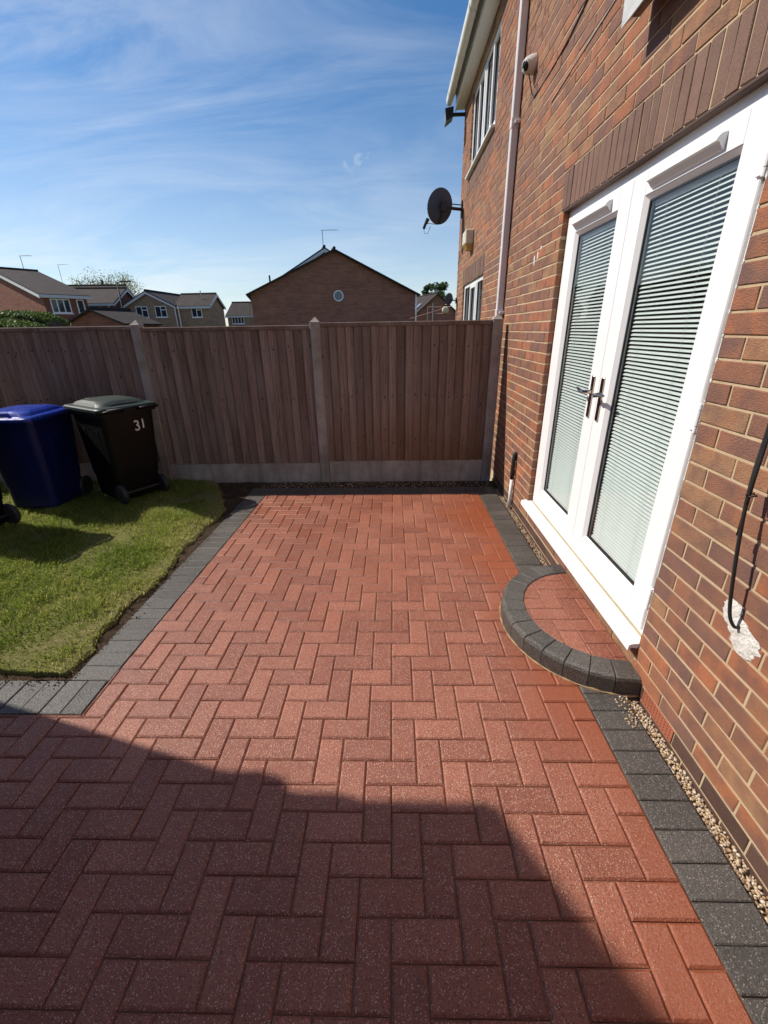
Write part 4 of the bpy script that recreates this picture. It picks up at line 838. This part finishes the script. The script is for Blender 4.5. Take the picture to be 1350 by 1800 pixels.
# ------------------------------------------------------------------ wheelie bins
def rrect(w, d, r, z, n=5, y=0):
    P = []
    for cx, cy, a0 in ((w / 2 - r, d / 2 - r, 0), (-w / 2 + r, d / 2 - r, PI / 2), (-w / 2 + r, -d / 2 + r, PI), (w / 2 - r, -d / 2 + r, 3 * PI / 2)):
        for k in range(n + 1): a = a0 + PI / 2 * k / n; P.append((cx + r * math.cos(a), cy + y + r * math.sin(a), z))
    return P
def wheelie(label, loc, rotz, mb, ml, H=.88, number=False, lidlabel=None):
    # local frame: rear (hinge and wheels) towards -y, front towards +y
    t = thing('wheelie_bin', label, 'wheelie bin', loc, rotz, 'wheelie bins on the lawn')
    b = B(); b.loft([rrect(.42, .46, .05, .03, y=.03), rrect(.43, .47, .06, .045, y=.03), rrect(.445, .5, .06, .25, y=.02), rrect(.455, .515, .06, .252, y=.02), rrect(.5, .6, .06, H - .14, y=.0), rrect(.505, .605, .06, H - .1, y=0), rrect(.51, .615, .055, H - .05, y=0), rrect(.56, .665, .05, H - .047, y=.0), rrect(.565, .67, .05, H - .005, y=.0), rrect(.52, .62, .05, H, y=0)])
    bo = b.obj('body', mb, t, smooth=False)
    hw = lambda z: .2225 + (z - .25) / (H - .39) * .0275
    for sx in (-1, 1):
        for yy in (-.13, .11):
            R2 = []
            for z in (.3, .33, H - .2, H - .17): o_ = .006 if .31 < z < H - .18 else -.003; X = sx * (hw(z) - .002); R2.append([(X, yy - .03, z), (X + sx * o_, yy - .018, z), (X + sx * o_, yy + .018, z), (X, yy + .03, z)][::sx])
            b = B(); b.loft(R2); b.obj('rib', mb, bo)
    b = B(); W_, D_ = .58, .70
    b.loft([rrect(W_, D_, .05, H - .012, y=.01), rrect(W_ + .004, D_ + .004, .05, H + .012, y=.01), rrect(W_ - .02, D_ - .02, .05, H + .022, y=.01), rrect(.47, .56, .06, H + .026, y=.02), rrect(.42, .5, .07, H + .05, y=.03), rrect(.36, .42, .1, H + .066, y=.03), rrect(.26, .3, .1, H + .072, y=.03), rrect(.1, .12, .04, H + .074, y=.03)])
    lo = b.obj('lid', ml, t, smooth=False)
    if lidlabel: lo['label'] = lidlabel
    b = B(); cu = [(-.15, -.253, .030), (-.1, -.252, .031), (0, -.25, .032), (.1, -.252, .031), (.15, -.253, .030)]; cd_ = [(-.14, -.236, .040), (-.1, -.218, .049), (0, -.211, .0535), (.1, -.218, .049), (.14, -.236, .040)]; b.add([(x, y - .004, H + z + .007) for x, y, z in cu + cd_], [(i, i + 1, 6 + i, 5 + i) for i in range(4)]); b.obj('lid_recess_shade', M_BLACK, lo)  # dark plate laid over the lid, standing in for shade in a recess
    b = B(); b.tube([(-.1, .31, H + .02), (-.085, .30, H + .05), (.085, .30, H + .05), (.1, .31, H + .02)], .012, 8); b.obj('lid_handle', ml, lo, smooth=True)
    for sx in (-1, 1):
        b = B(); c = sx * .165; b.tube([(c - .085, -.335, H - .015), (c - .08, -.392, H - .005), (c - .03, -.405, H + 0), (c + .03, -.405, H + 0), (c + .08, -.392, H - .005), (c + .085, -.335, H - .015)], .014, 8); b.obj('handle', mb, t, smooth=True)
    b = B(); b.tube([(-.22, -.365, H + .006), (.22, -.365, H + .006)], .009, 8); b.obj('hinge_rod', mb, t, smooth=True)
    for sx in (-1, 1):
        b = B(); xx = sx * .215; R = []
        for dx, r in ((-.025, .07), (-.022, .092), (-.01, .1), (.01, .1), (.022, .092), (.025, .07)): R.append([(xx + dx, -.225 + r * math.cos(a), .1 + r * math.sin(a)) for a in [2 * PI * i / 22 for i in range(22)]])
        b.loft(R); w = b.obj('wheel', M_TYRE, t, smooth=False)
        b = B(); b.tube([(xx - .03, -.225, .1), (xx + .03, -.225, .1)], .03, 10); b.obj('hub', M_BLACK, w)
    b = B(); b.tube([(-.2, -.225, .1), (.2, -.225, .1)], .012, 8); b.obj('axle', M_STEEL, t)
    if number:
        y = lambda z: -.301 - .01 * (z - .6) / .28
        def stroke(pts, w=.007):
            b = B(); P = [(px, z) for px, z in pts]
            for (x0, z0), (x1, z1) in zip(P, P[1:]):
                d = math.hypot(x1 - x0, z1 - z0); ex, ez = (x1 - x0) / d * w * .5, (z1 - z0) / d * w * .5; nx, nz = -(z1 - z0) / d * w, (x1 - x0) / d * w
                q = [(x0 - ex + nx, z0 - ez + nz), (x1 + ex + nx, z1 + ez + nz), (x1 + ex - nx, z1 + ez - nz), (x0 - ex - nx, z0 - ez - nz)]
                off = .0035 + .0002 * len(b.f)
                b.add([(x, y(z) - off, z) for x, z in q], [(3, 2, 1, 0)])
            return b
        cx, cz, s = .045, H - .175, .043
        pts = [(cx + s * .5 * math.cos(a) * .85, cz + s * .5 + s * .48 * math.sin(a)) for a in np.linspace(2.5, -1.35, 9)] + [(cx + s * .5 * math.cos(a), cz - s * .55 + s * .56 * math.sin(a)) for a in np.linspace(1.35, -2.6, 10)]
        stroke(pts).obj('painted_number', M_PAINT, t)
        stroke([(cx + .066, cz + s * 1.15), (cx + .068, cz + .01), (cx + .065, cz - s * .75)]).obj('painted_number', M_PAINT, t)
    return t
LZ = .025
wheelie('black wheelie bin with a dull green lid and a white painted 31', (-2.82, 4.31, LZ), math.radians(58), M_BLKB, M_GRNL, .94, True)
wheelie('blue wheelie bin with a blue lid, standing in front of the black one', (-3.55, 4.11, LZ), math.radians(183), M_BLUEB, M_BLUEL, .895)
wheelie('black wheelie bin mostly cut off by the photo edge, only a wheel showing', (-3.76, 3.36, LZ), math.radians(80), M_BLKB, M_BLKB, .9)

# ------------------------------------------------------------------ houses beyond the fence
def poly_obj(name, faces, mat, parent, **k):
    b = B()
    for f in faces: b.add(f, [tuple(range(len(f)))])
    return b.obj(name, mat, parent, **k)
def frame(P, u): u = Vector((u[0], u[1], 0)).normalized(); return Vector((P[0], P[1], 0)), u
def slab(b, pts, th):          # a thin closed plate from a polygon (th below)
    n = len(pts); q = [Vector(p) for p in pts]; nn = (q[1] - q[0]).cross(q[2] - q[0]).normalized(); nn = nn if nn.z > 0 else -nn
    lo = [p - nn * th for p in q]; b.add([tuple(p) for p in q + lo], [tuple(range(n)), tuple(range(2 * n - 1, n - 1, -1))] + [(i, n + i, n + (i + 1) % n, (i + 1) % n) for i in range(n)])
def far_house(root, P, u, w, L, S, ze, zr, wall, roof, hip=0, ov=.25, barge=True, back=True):
    """gabled block: P near corner, u along the eave, w across; L eave length, S gable span"""
    P = Vector((P[0], P[1], 0)); u = Vector((u[0], u[1], 0)).normalized(); w = Vector((w[0], w[1], 0)).normalized(); Z = Vector((0, 0, 1))
    A, Bc, C, D = P, P + u * L, P + u * L + w * S, P + w * S; G1, G2 = P + w * S / 2, P + w * S / 2 + u * (L - hip)
    f = [[A, Bc, Bc + Z * ze, A + Z * ze], [Bc, C, C + Z * ze, Bc + Z * ze] if hip else [Bc, C, C + Z * ze, G2 + Z * zr, Bc + Z * ze], [C, D, D + Z * ze, C + Z * ze], [D, A, A + Z * ze, G1 + Z * zr, D + Z * ze]]
    poly_obj('wall', [[tuple(p) for p in x] for x in f], wall, root)
    k = (zr - ze) / (S / 2); b = B(); e0 = -u * ov; e1 = u * (0 if hip else ov); dz = Z * .04
    dn = -w * ov - Z * ov * k; up = w * ov - Z * ov * k
    slab(b, [A + Z * ze + dn + e0 + dz, Bc + Z * ze + dn + (u * ov if hip else e1) + dz, G2 + Z * zr + e1 + dz, G1 + Z * zr + e0 + dz], .09)
    slab(b, [D + Z * ze + up + e0 + dz, G1 + Z * zr + e0 + dz, G2 + Z * zr + e1 + dz, C + Z * ze + up + (u * ov if hip else e1) + dz], .09)
    if hip: slab(b, [Bc + Z * ze + u * ov + dn + dz, C + Z * ze + u * ov + up + dz, G2 + Z * zr + dz], .09)
    ro = b.obj('roof', roof, root)
    b = B(); b.tube([G1 + Z * (zr + .07) + e0, G2 + Z * (zr + .07) + e1], .1, 6); b.obj('ridge_tiles', roof, ro)
    if barge:
        b = B()
        for s0, s1 in ((A + Z * ze + dn, G1 + Z * zr), (D + Z * ze + up, G1 + Z * zr)):
            for q in ([s0 + e0 - u * .02, s1 + e0 - u * .02],):
                b.add([tuple(q[0] - Z * .06), tuple(q[1] - Z * .06), tuple(q[1] - Z * .26), tuple(q[0] - Z * .26), tuple(q[0] - Z * .06 + u * .04), tuple(q[1] - Z * .06 + u * .04), tuple(q[1] - Z * .26 + u * .04), tuple(q[0] - Z * .26 + u * .04)], [(0, 1, 2, 3), (7, 6, 5, 4), (0, 4, 5, 1), (3, 2, 6, 7)])
        b.obj('bargeboard', M_BARGE, root)
        b = B(); q0, q1 = A + Z * ze + dn, Bc + Z * ze + dn; b.add([tuple(q0 + e0 + Z * .0 - w * .03), tuple(q1 + e1 + Z * .0 - w * .03), tuple(q1 + e1 - Z * .2 - w * .03), tuple(q0 + e0 - Z * .2 - w * .03), tuple(q0 + e0 - Z * .2 + w * ov), tuple(q1 + e1 - Z * .2 + w * ov)], [(0, 1, 2, 3), (3, 2, 5, 4)]); b.obj('fascia', M_BARGE, root)
    return dict(A=A, u=u, w=w, S=S, L=L)
def far_window(root, O, d, x0, x1, z0, z1, bars=1, label=None, tr=0):
    """window on a vertical face through O along d (outward normal = d x z)"""
    O = Vector((O[0], O[1], 0)); d = Vector((d[0], d[1], 0)).normalized(); n = d.cross(Vector((0, 0, 1))); f = B()
    def bx(b, a, c, e, g, t0, t1):
        q = [O + d * a + n * t0, O + d * c + n * t0, O + d * c + n * t1, O + d * a + n * t1]; b.loft([[tuple(p + Vector((0, 0, e))) for p in q], [tuple(p + Vector((0, 0, g))) for p in q]])
    w = .07
    bx(f, x0, x0 + w, z0, z1, -.02, .04); bx(f, x1 - w, x1, z0, z1, -.02, .04); bx(f, x0 + w, x1 - w, z1 - w, z1, -.02, .038); bx(f, x0 + w, x1 - w, z0, z0 + w, -.02, .038)
    for i in range(bars): xm = x0 + (x1 - x0) * (i + 1) / (bars + 1); bx(f, xm - w * .55, xm + w * .55, z0 + w, z1 - w, -.02, .036)
    if tr: bx(f, x0 + (x1 - x0) * .52, x1 - w, z0 + (z1 - z0) * .62, z0 + (z1 - z0) * .70, -.02, .034)
    wo = f.obj('window', M_UPVC, root)
    p = B(); bx(p, x0 + w, x1 - w, z0 + w, z1 - w, -.02, .012); p.obj('pane', M_PANE, wo)
    s = B(); bx(s, x0 - .06, x1 + .06, z0 - .07, z0 - .002, -.02, .07); s.obj('window_sill', M_UPVC, wo)
    return wo
def aerial(root, p, h, L=.9, d=(1, 0, 0)):
    b = B(); p = Vector(p); t = p + Vector((0, 0, h)); d = Vector(d); b.tube([p, t], .022, 5); b.tube([t - d * .1, t + d * L], .014, 4)
    for i in range(5): q = t + d * (.15 + .17 * i); b.tube([q - Vector((0, .18, 0)), q + Vector((0, .18, 0))], .008, 4)
    b.obj('aerial', M_ALU, root)

# the gable with the round window
h1 = thing('gabled_house', 'dark red brick gable end with one small round window beyond the fence', 'house', (-3.8, 32, 0))
def loc_root(root): return Vector(root.location)
def shift(root, v): return (v[0] - root.location[0], v[1] - root.location[1])
gd = Vector((10.4, 2.6, 0)).normalized(); gn = Vector((-gd.y, gd.x, 0))
P0 = shift(h1, (-8.93, 30.0)); far_house(h1, P0, gn, gd, 9, 10.75, 3.83, 6.25, M_FDARK, M_ROOFD, barge=False, ov=.3)
for xx in (10.8,):
    b = B(); q = Vector((P0[0], P0[1], 0)) + gd * xx - gn * .05; b.tube([q + Vector((0, 0, 0)), q + Vector((0, 0, 3.8))], .05, 6); b.obj('downpipe', M_UPVC, h1)
rc = Vector((P0[0], P0[1], 0)) + gd * 5.52 - gn * .03; b = B(); RR = []
for off, r in ((0, .33), (.03, .33), (.03, .27), (0, .26)): RR.append([tuple(rc - gn * off + gd * r * math.cos(a) + Vector((0, 0, 3.66 + r * math.sin(a)))) for a in [2 * PI * i / 24 for i in range(24)]])
b.loft([list(reversed(r)) for r in RR], False, False); rw = b.obj('window', M_UPVC, h1); rw['label'] = 'small round window high in the gable'
b = B(); b.add([tuple(rc - gn * .004 + gd * .265 * math.cos(a) + Vector((0, 0, 3.66 + .265 * math.sin(a)))) for a in [2 * PI * i / 24 for i in range(24)]], [tuple(range(24))]); b.obj('pane', M_NET, rw)
P1 = (P0[0] + gn.x * 2.6 + gd.x * .25, P0[1] + gn.y * 2.6 + gd.y * .25); h1b = thing('gabled_house', 'set-back roof rising behind the gable with the round window, aerial on its ridge', 'house', h1.location)
far_house(h1b, P1, gn, gd, 9, 9.6, 3.95, 6.72, M_FDARK, M_ROOFD, barge=True, ov=.3)
aerial(h1b, (P1[0] + gd.x * 4.8 + gn.x * .5, P1[1] + gd.y * 4.8 + gn.y * .5, 6.7), 1.15, 1.1)
b = B(); q = Vector((P1[0], P1[1], 0)) + gd * 1.0 + gn * .3; b.tube([q + Vector((0, 0, 4.3)), q + Vector((0, 0, 5.1))], .06, 6); b.obj('vent_pipe', M_POST, h1b)
# big red house far left
h2 = thing('red_brick_house', 'red brick house behind the hedge with a white three-pane window', 'house', (-24, 34, 0))
u2 = (1.55, 2.3); w2 = (-2.3, 1.55)
far_house(h2, shift(h2, (-24.45, 33)), u2, w2, 2.8, 16.0, 4.25, 6.4, M_FRED, M_ROOF, ov=.25)
far_window(h2, shift(h2, (-24.45, 33)), u2, .38, 1.62, 3.02, 3.95, 2); far_window(h2, shift(h2, (-24.45, 33)), u2, 2.05, 2.55, 3.02, 3.95, 0)
aerial(h2, (-5.9, 5.2, 6.2), 1.25, 1.0)
b = B(); b.loft([[(-.05, -.1, 2.35), (1.1, 1.2, 2.35), (1.5, .8, 2.2), (.35, -.5, 2.2)], [(-.05, -.1, 2.45), (1.1, 1.2, 2.45), (1.5, .8, 2.3), (.35, -.5, 2.3)]]); b.obj('porch_canopy', M_ROOFD, h2)
# brown-roofed pair behind
h3 = thing('terraced_house', 'brown tiled house with a white fascia behind the street lamp', 'house', (-27, 46, 0))
far_house(h3, shift(h3, (-26.8, 45)), (-.99, -.1), (-.1, .99), 9, 6.4, 4.35, 5.75, M_FRED, M_ROOF, ov=.25)
far_window(h3, shift(h3, (-29.5, 44.75)), (.99, .1), .6, 1.75, 3.1, 4.0, 1)
b = B(); b.tube([(-.1, -1.15, 0), (-.1, -1.15, 4.2)], .06, 6); b.obj('downpipe', M_UPVC, h3)
h3b = thing('terraced_house', 'second brown roof set back behind the white-fascia house, vent on its ridge', 'house', (-30, 54, 0))
far_house(h3b, shift(h3b, (-31.3, 53)), (-.99, -.1), (-.1, .99), 9, 6.4, 5.1, 6.75, M_FRED, M_ROOF, ov=.25)
aerial(h3b, (-8.6, 2.0, 6.7), 2.3, 1.2); b = B(); b.tube([(-4.1, 2.3, 6.6), (-4.1, 2.3, 7.4)], .12, 6); b.obj('chimney_pot', M_POST, h3b)
# garage
h4 = thing('garage', 'low brick garage with a pantiled roof behind the left fence post', 'garage', (-18, 28.5, 0))
far_house(h4, shift(h4, (-13.9, 24)), (.2, .98), (-.98, .2), 2.6, 3.7, 2.1, 2.78, M_FRED, M_ROOF, ov=.15, barge=False)
# buff house
h5 = thing('buff_brick_house', 'buff brick house with two small white windows under a gable', 'house', (-24, 46, 0))
far_house(h5, shift(h5, (-26.25, 46)), (.05, 1), (1, -.02), 7, 4.95, 4.1, 5.32, M_FBUFF, M_ROOF, ov=.22)
far_house(h5, shift(h5, (-21.3, 46.2)), (1, -.06), (-.1, .99), 3.35, 5.6, 4.0, 5.15, M_FBUFF, M_ROOF, ov=.2)
far_window(h5, shift(h5, (-26.25, 46)), (1, -.02), 1.1, 2.28, 3.0, 4.0, 1, tr=1); far_window(h5, shift(h5, (-26.25, 46)), (1, -.02), 3.0, 4.15, 3.0, 4.0, 1, tr=1); far_window(h5, shift(h5, (-21.3, 46.2)), (1, -.06), 1.55, 2.6, 2.95, 3.95, 1, tr=1)
for xx in (2.78, 3.12): b = B(); b.tube([(xx, -.2, 0), (xx, -.2, 3.95)], .055, 6); b.obj('downpipe', M_UPVC, h5)
b = B(); b.tube([(4.9, 1.5, 4.3), (4.85, 1.5, 5.4)], .05, 5); b.obj('vent_pipe', M_GREYP, h5)
b = B()
for qx, qy in ((6.03, .02),):
    Z = Vector((0, 0, 1)); A_ = Vector((6.25, -.2, 4.0)); G_ = Vector((5.98, 2.8, 5.17)); C_ = Vector((5.7, 5.6, 4.0))
    for p, q in ((A_, G_), (C_, G_)): b.add([tuple(p), tuple(q), tuple(q - Z * .25), tuple(p - Z * .25)], [(0, 1, 2, 3)]); b.add([tuple(p + Vector((.05, 0, 0))), tuple(q + Vector((.05, 0, 0))), tuple(q - Z * .25 + Vector((.05, 0, 0))), tuple(p - Z * .25 + Vector((.05, 0, 0)))], [(3, 2, 1, 0)])
b.obj('bargeboard', M_BARGE, h5)
h6 = thing('buff_brick_house', 'small buff house with a wide white window left of the dark gable', 'house', (-20, 61, 0))
far_house(h6, shift(h6, (-21.2, 60)), (1, 0), (0, 1), 9, 6, 3.55, 5.1, M_FBUFF, M_ROOF, ov=.2); far_window(h6, shift(h6, (-21.2, 60)), (1, 0), .55, 2.1, 2.5, 3.35, 3)
h6b = thing('terraced_house', 'far roof and gable peeping out past the buff house', 'house', (-24, 62, 0))
far_house(h6b, shift(h6b, (-24.4, 57)), (-.99, -.1), (-.1, .99), 6, 4.2, 4.0, 5.1, M_FBUFF, M_ROOF, ov=.2)
# right-hand house
h7 = thing('brown_roofed_house', 'brown roofed house with rooflights beside the leafy tree', 'house', (5, 60, 0))
far_house(h7, shift(h7, (2.75, 58)), (-.35, 1), (1, .12), 9, 5.2, 3.3, 5.45, M_FDARK, M_ROOF, ov=.25, barge=False)
for k in range(3):
    b = B(); c = Vector((-2.75 + .0, 1.6 + k * 1.6, 3.9)); uu = Vector((-.35, 1, 0)).normalized(); ww = Vector((1, .12, .82)).normalized(); nn = ww.cross(uu).normalized(); nn = nn if nn.z > 0 else -nn
    c = Vector((shift(h7, (2.75, 58))[0], shift(h7, (2.75, 58))[1], 3.3)) + uu * (1.2 + 1.5 * k) + ww * .5 + nn * .09; b.loft([[tuple(c), tuple(c + uu * .9), tuple(c + uu * .9 + ww * 1.2), tuple(c + ww * 1.2)], [tuple(c + nn * .05), tuple(c + uu * .9 + nn * .05), tuple(c + uu * .9 + ww * 1.2 + nn * .05), tuple(c + ww * 1.2 + nn * .05)]]); b.obj('rooflight', M_NET, h7)
# off to the left and behind: the house whose gable shades the near paving
h8 = thing('neighbouring_house', 'brick house on the left outside the frame, casting the roof shadow on the paving', 'house', (-7, -3, 0))
yg = 2.03; prof = [(-3.75, -.1), (-3.75, 3.06), (-3.60, 3.06), (-3.60, 3.17), (-3.73, 3.19), (-3.73, 3.36), (-3.58, 3.36), (-3.58, 3.46), (-3.155, 3.47), (-3.17, 3.56), (-3.22, 3.60), (-4.76, 5.46), (-6.9, 8.0), (-10.6, 3.6), (-10.2, 3.45), (-10.2, -.1)]
b = B(); n = len(prof); b.v = [(x + 7, yg + 3, z) for x, z in prof] + [(x + 7, -9 + 3, z) for x, z in prof]; b.f = [tuple(range(n)), tuple(range(2 * n - 1, n - 1, -1))] + [(i, n + i, n + (i + 1) % n, (i + 1) % n) for i in range(n)]; b.obj('wall', M_FRED, h8)

# ------------------------------------------------------------------ trees, hedges, lamps
def leaves(b, c, R, n, size, rs, flat=1.0):
    for _ in range(n):
        d = Vector((rs.gauss(0, 1), rs.gauss(0, 1), rs.gauss(0, 1))).normalized() * R * rs.random() ** .35; p = Vector(c) + Vector((d.x, d.y, d.z * flat)); s = size * rs.uniform(.6, 1.3)
        a = Vector((rs.gauss(0, 1), rs.gauss(0, 1), rs.gauss(0, 1))).normalized() * s; e = a.cross(Vector((rs.gauss(0, 1), rs.gauss(0, 1), rs.gauss(0, 1)))).normalized() * s * .7
        b.add([tuple(p - a), tuple(p + e), tuple(p + a), tuple(p - e)], [(0, 1, 2, 3)], min(1, max(0, rs.gauss(.45, .25))))
def tree(name, label, loc, H, W, clumps, leafn, lsize, mat, group, seed, bare=.3):
    rs = random.Random(seed); t = thing(name, label, 'tree', loc, 0, group); b = B(); lb = B(); top = Vector((0, 0, H * .55)); b.tube([(0, 0, 0), (.05, 0, H * .3), (0, .05, H * .6)], [H * .03, H * .024, H * .012], 7)
    for k in range(clumps):
        a = rs.uniform(0, 2 * PI); rr = W * math.sqrt(rs.random()) * .9; z = H * (.55 + .38 * rs.random() * (1 - .45 * (rr / W) ** 2)); p = Vector((math.cos(a) * rr, math.sin(a) * rr, z))
        b.tube([(0, 0, H * (.3 + .25 * rs.random())), tuple(p * .55 + Vector((0, 0, H * .2))), tuple(p)], [H * .011, H * .007, H * .002], 5)
        leaves(lb, p, W * rs.uniform(.2, .36), leafn, lsize, rs, .8)
    b.obj('trunk', M_BARK, t, smooth=True); lb.obj('crown', mat, t)
tree('tree', 'dense green tree behind the brown roofed house on the right', (6.0, 70, 0), 8.4, 2.2, 26, 230, .13, M_LEAF, None, 4)
tree('tree', 'sparse pale spring tree behind the brown roofs on the left', (-40.5, 68, 0), 10.2, 4.6, 90, 70, .085, M_LEAFP, None, 9)
def hedge(label, x0, x1, y, z1, d, seed):
    rs = random.Random(seed); t = thing('hedge', label, 'hedge', ((x0 + x1) / 2, y, 0), 0, 'clipped hedges beyond the fence'); b = B(); hw = (x1 - x0) / 2
    core = B(); core.loft([[(sx * hw * .92, sy * d * .9, z) for sx, sy in ((-1, -1), (1, -1), (1, 1), (-1, 1))] for z in (0, z1 - .25)] + [[(sx * hw * .7, sy * d * .6, z1 - .08) for sx, sy in ((-1, -1), (1, -1), (1, 1), (-1, 1))]]); core.obj('stems', M_BARK, t)
    for _ in range(9000):
        x = rs.uniform(-hw, hw); e = max(0, 1 - abs(x / hw) ** 4) ** .5; yv = rs.uniform(-d, d); zz = rs.choice((0, 1))
        top = z1 - .22 * (1 - e) - .1 * (yv / d) ** 2 + .025 * mn.noise((x * 2.2, yv * 2, seed))
        p = Vector((x, yv, top + rs.gauss(0, .018))) if zz else Vector((x, -d + rs.gauss(0, .02), rs.uniform(z1 - .9, top)))
        s = rs.uniform(.015, .035); a = Vector((rs.gauss(0, 1), rs.gauss(0, 1), rs.gauss(0, 1))).normalized() * s; q = a.cross(Vector((rs.gauss(0, 1), rs.gauss(0, 1), 1))).normalized() * s * .6
        b.add([tuple(p - a), tuple(p + q), tuple(p + a), tuple(p - q)], [(0, 1, 2, 3)], rs.random())
    b.obj('foliage', M_HEDGE, t, kind='stuff')
hedge('clipped hedge top rising higher behind the fence, its rounded end on the right', -10.0, -7.62, 10.6, 2.1, .4, 1)
hedge('lower clipped hedge directly behind the left fence panel', -10.2, -7.05, 9.3, 1.9, .4, 2)
def lamp(label, loc, H, d):
    t = thing('street_lamp', label, 'street lamp', loc, 0, 'street lamps among the houses'); b = B(); b.tube([(0, 0, 0), (0, 0, H * .3), (0, 0, H)], [.07, .055, .04], 8); b.obj('column', M_POST, t, smooth=True)
    b = B(); d = Vector(d); b.tube([(0, 0, H - .02), tuple(d * .3 + Vector((0, 0, H + .03)))], .03, 6); c = d * .55 + Vector((0, 0, H + .05)); b.bbox(tuple(c - Vector((.33, .1, .035))), tuple(c + Vector((.33, .1, .035))), .02); b.obj('lamp_head', M_POST, t)
lamp('tall street lamp rising between the brown roofs and the buff house', (-17.25, 30, 0), 4.55, (1, 0, 0)); lamp('street lamp close to the left corner of the dark gable', (-15.25, 50, 0), 4.3, (1, 0, 0))
wl_ = thing('washing_line', 'washing line on pale posts beyond the fence, near the brown roofed house', 'washing line', (1.2, 14, 0))
b = B(); b.tube([(-.03, 0, 0), (-.03, 0, 2.3)], .02, 6); b.obj('post', M_ALU, wl_); b = B(); b.tube([(-.16, .3, 0), (-.16, .3, 2.22)], .014, 6); b.obj('post', M_ALU, wl_)
b = B(); b.tube([(-.16, .3, 2.22), (.28, .2, 2.2), (.5, .0, 2.2)], .008, 5); b.tube([(-.7, .2, 1.9), (.3, 0, 2.16)], .007, 5); b.tube([(-.03, 0, 2.02), (.5, 0, 2.02)], .015, 5); b.obj('line', M_ROPE, wl_)
pb = B(); pb.loft([rrect(.1, .08, .03, 2.03), rrect(.19, .12, .04, 2.06), rrect(.19, .12, .04, 2.15), rrect(.12, .07, .03, 2.19), rrect(.05, .03, .01, 2.21)]); pg_ = pb.obj('peg_bag', M_BAG, None, smooth=True, loc=(1.535, 14, 0)); tag(pg_, 'cream peg bag hanging from the washing line', 'peg bag')
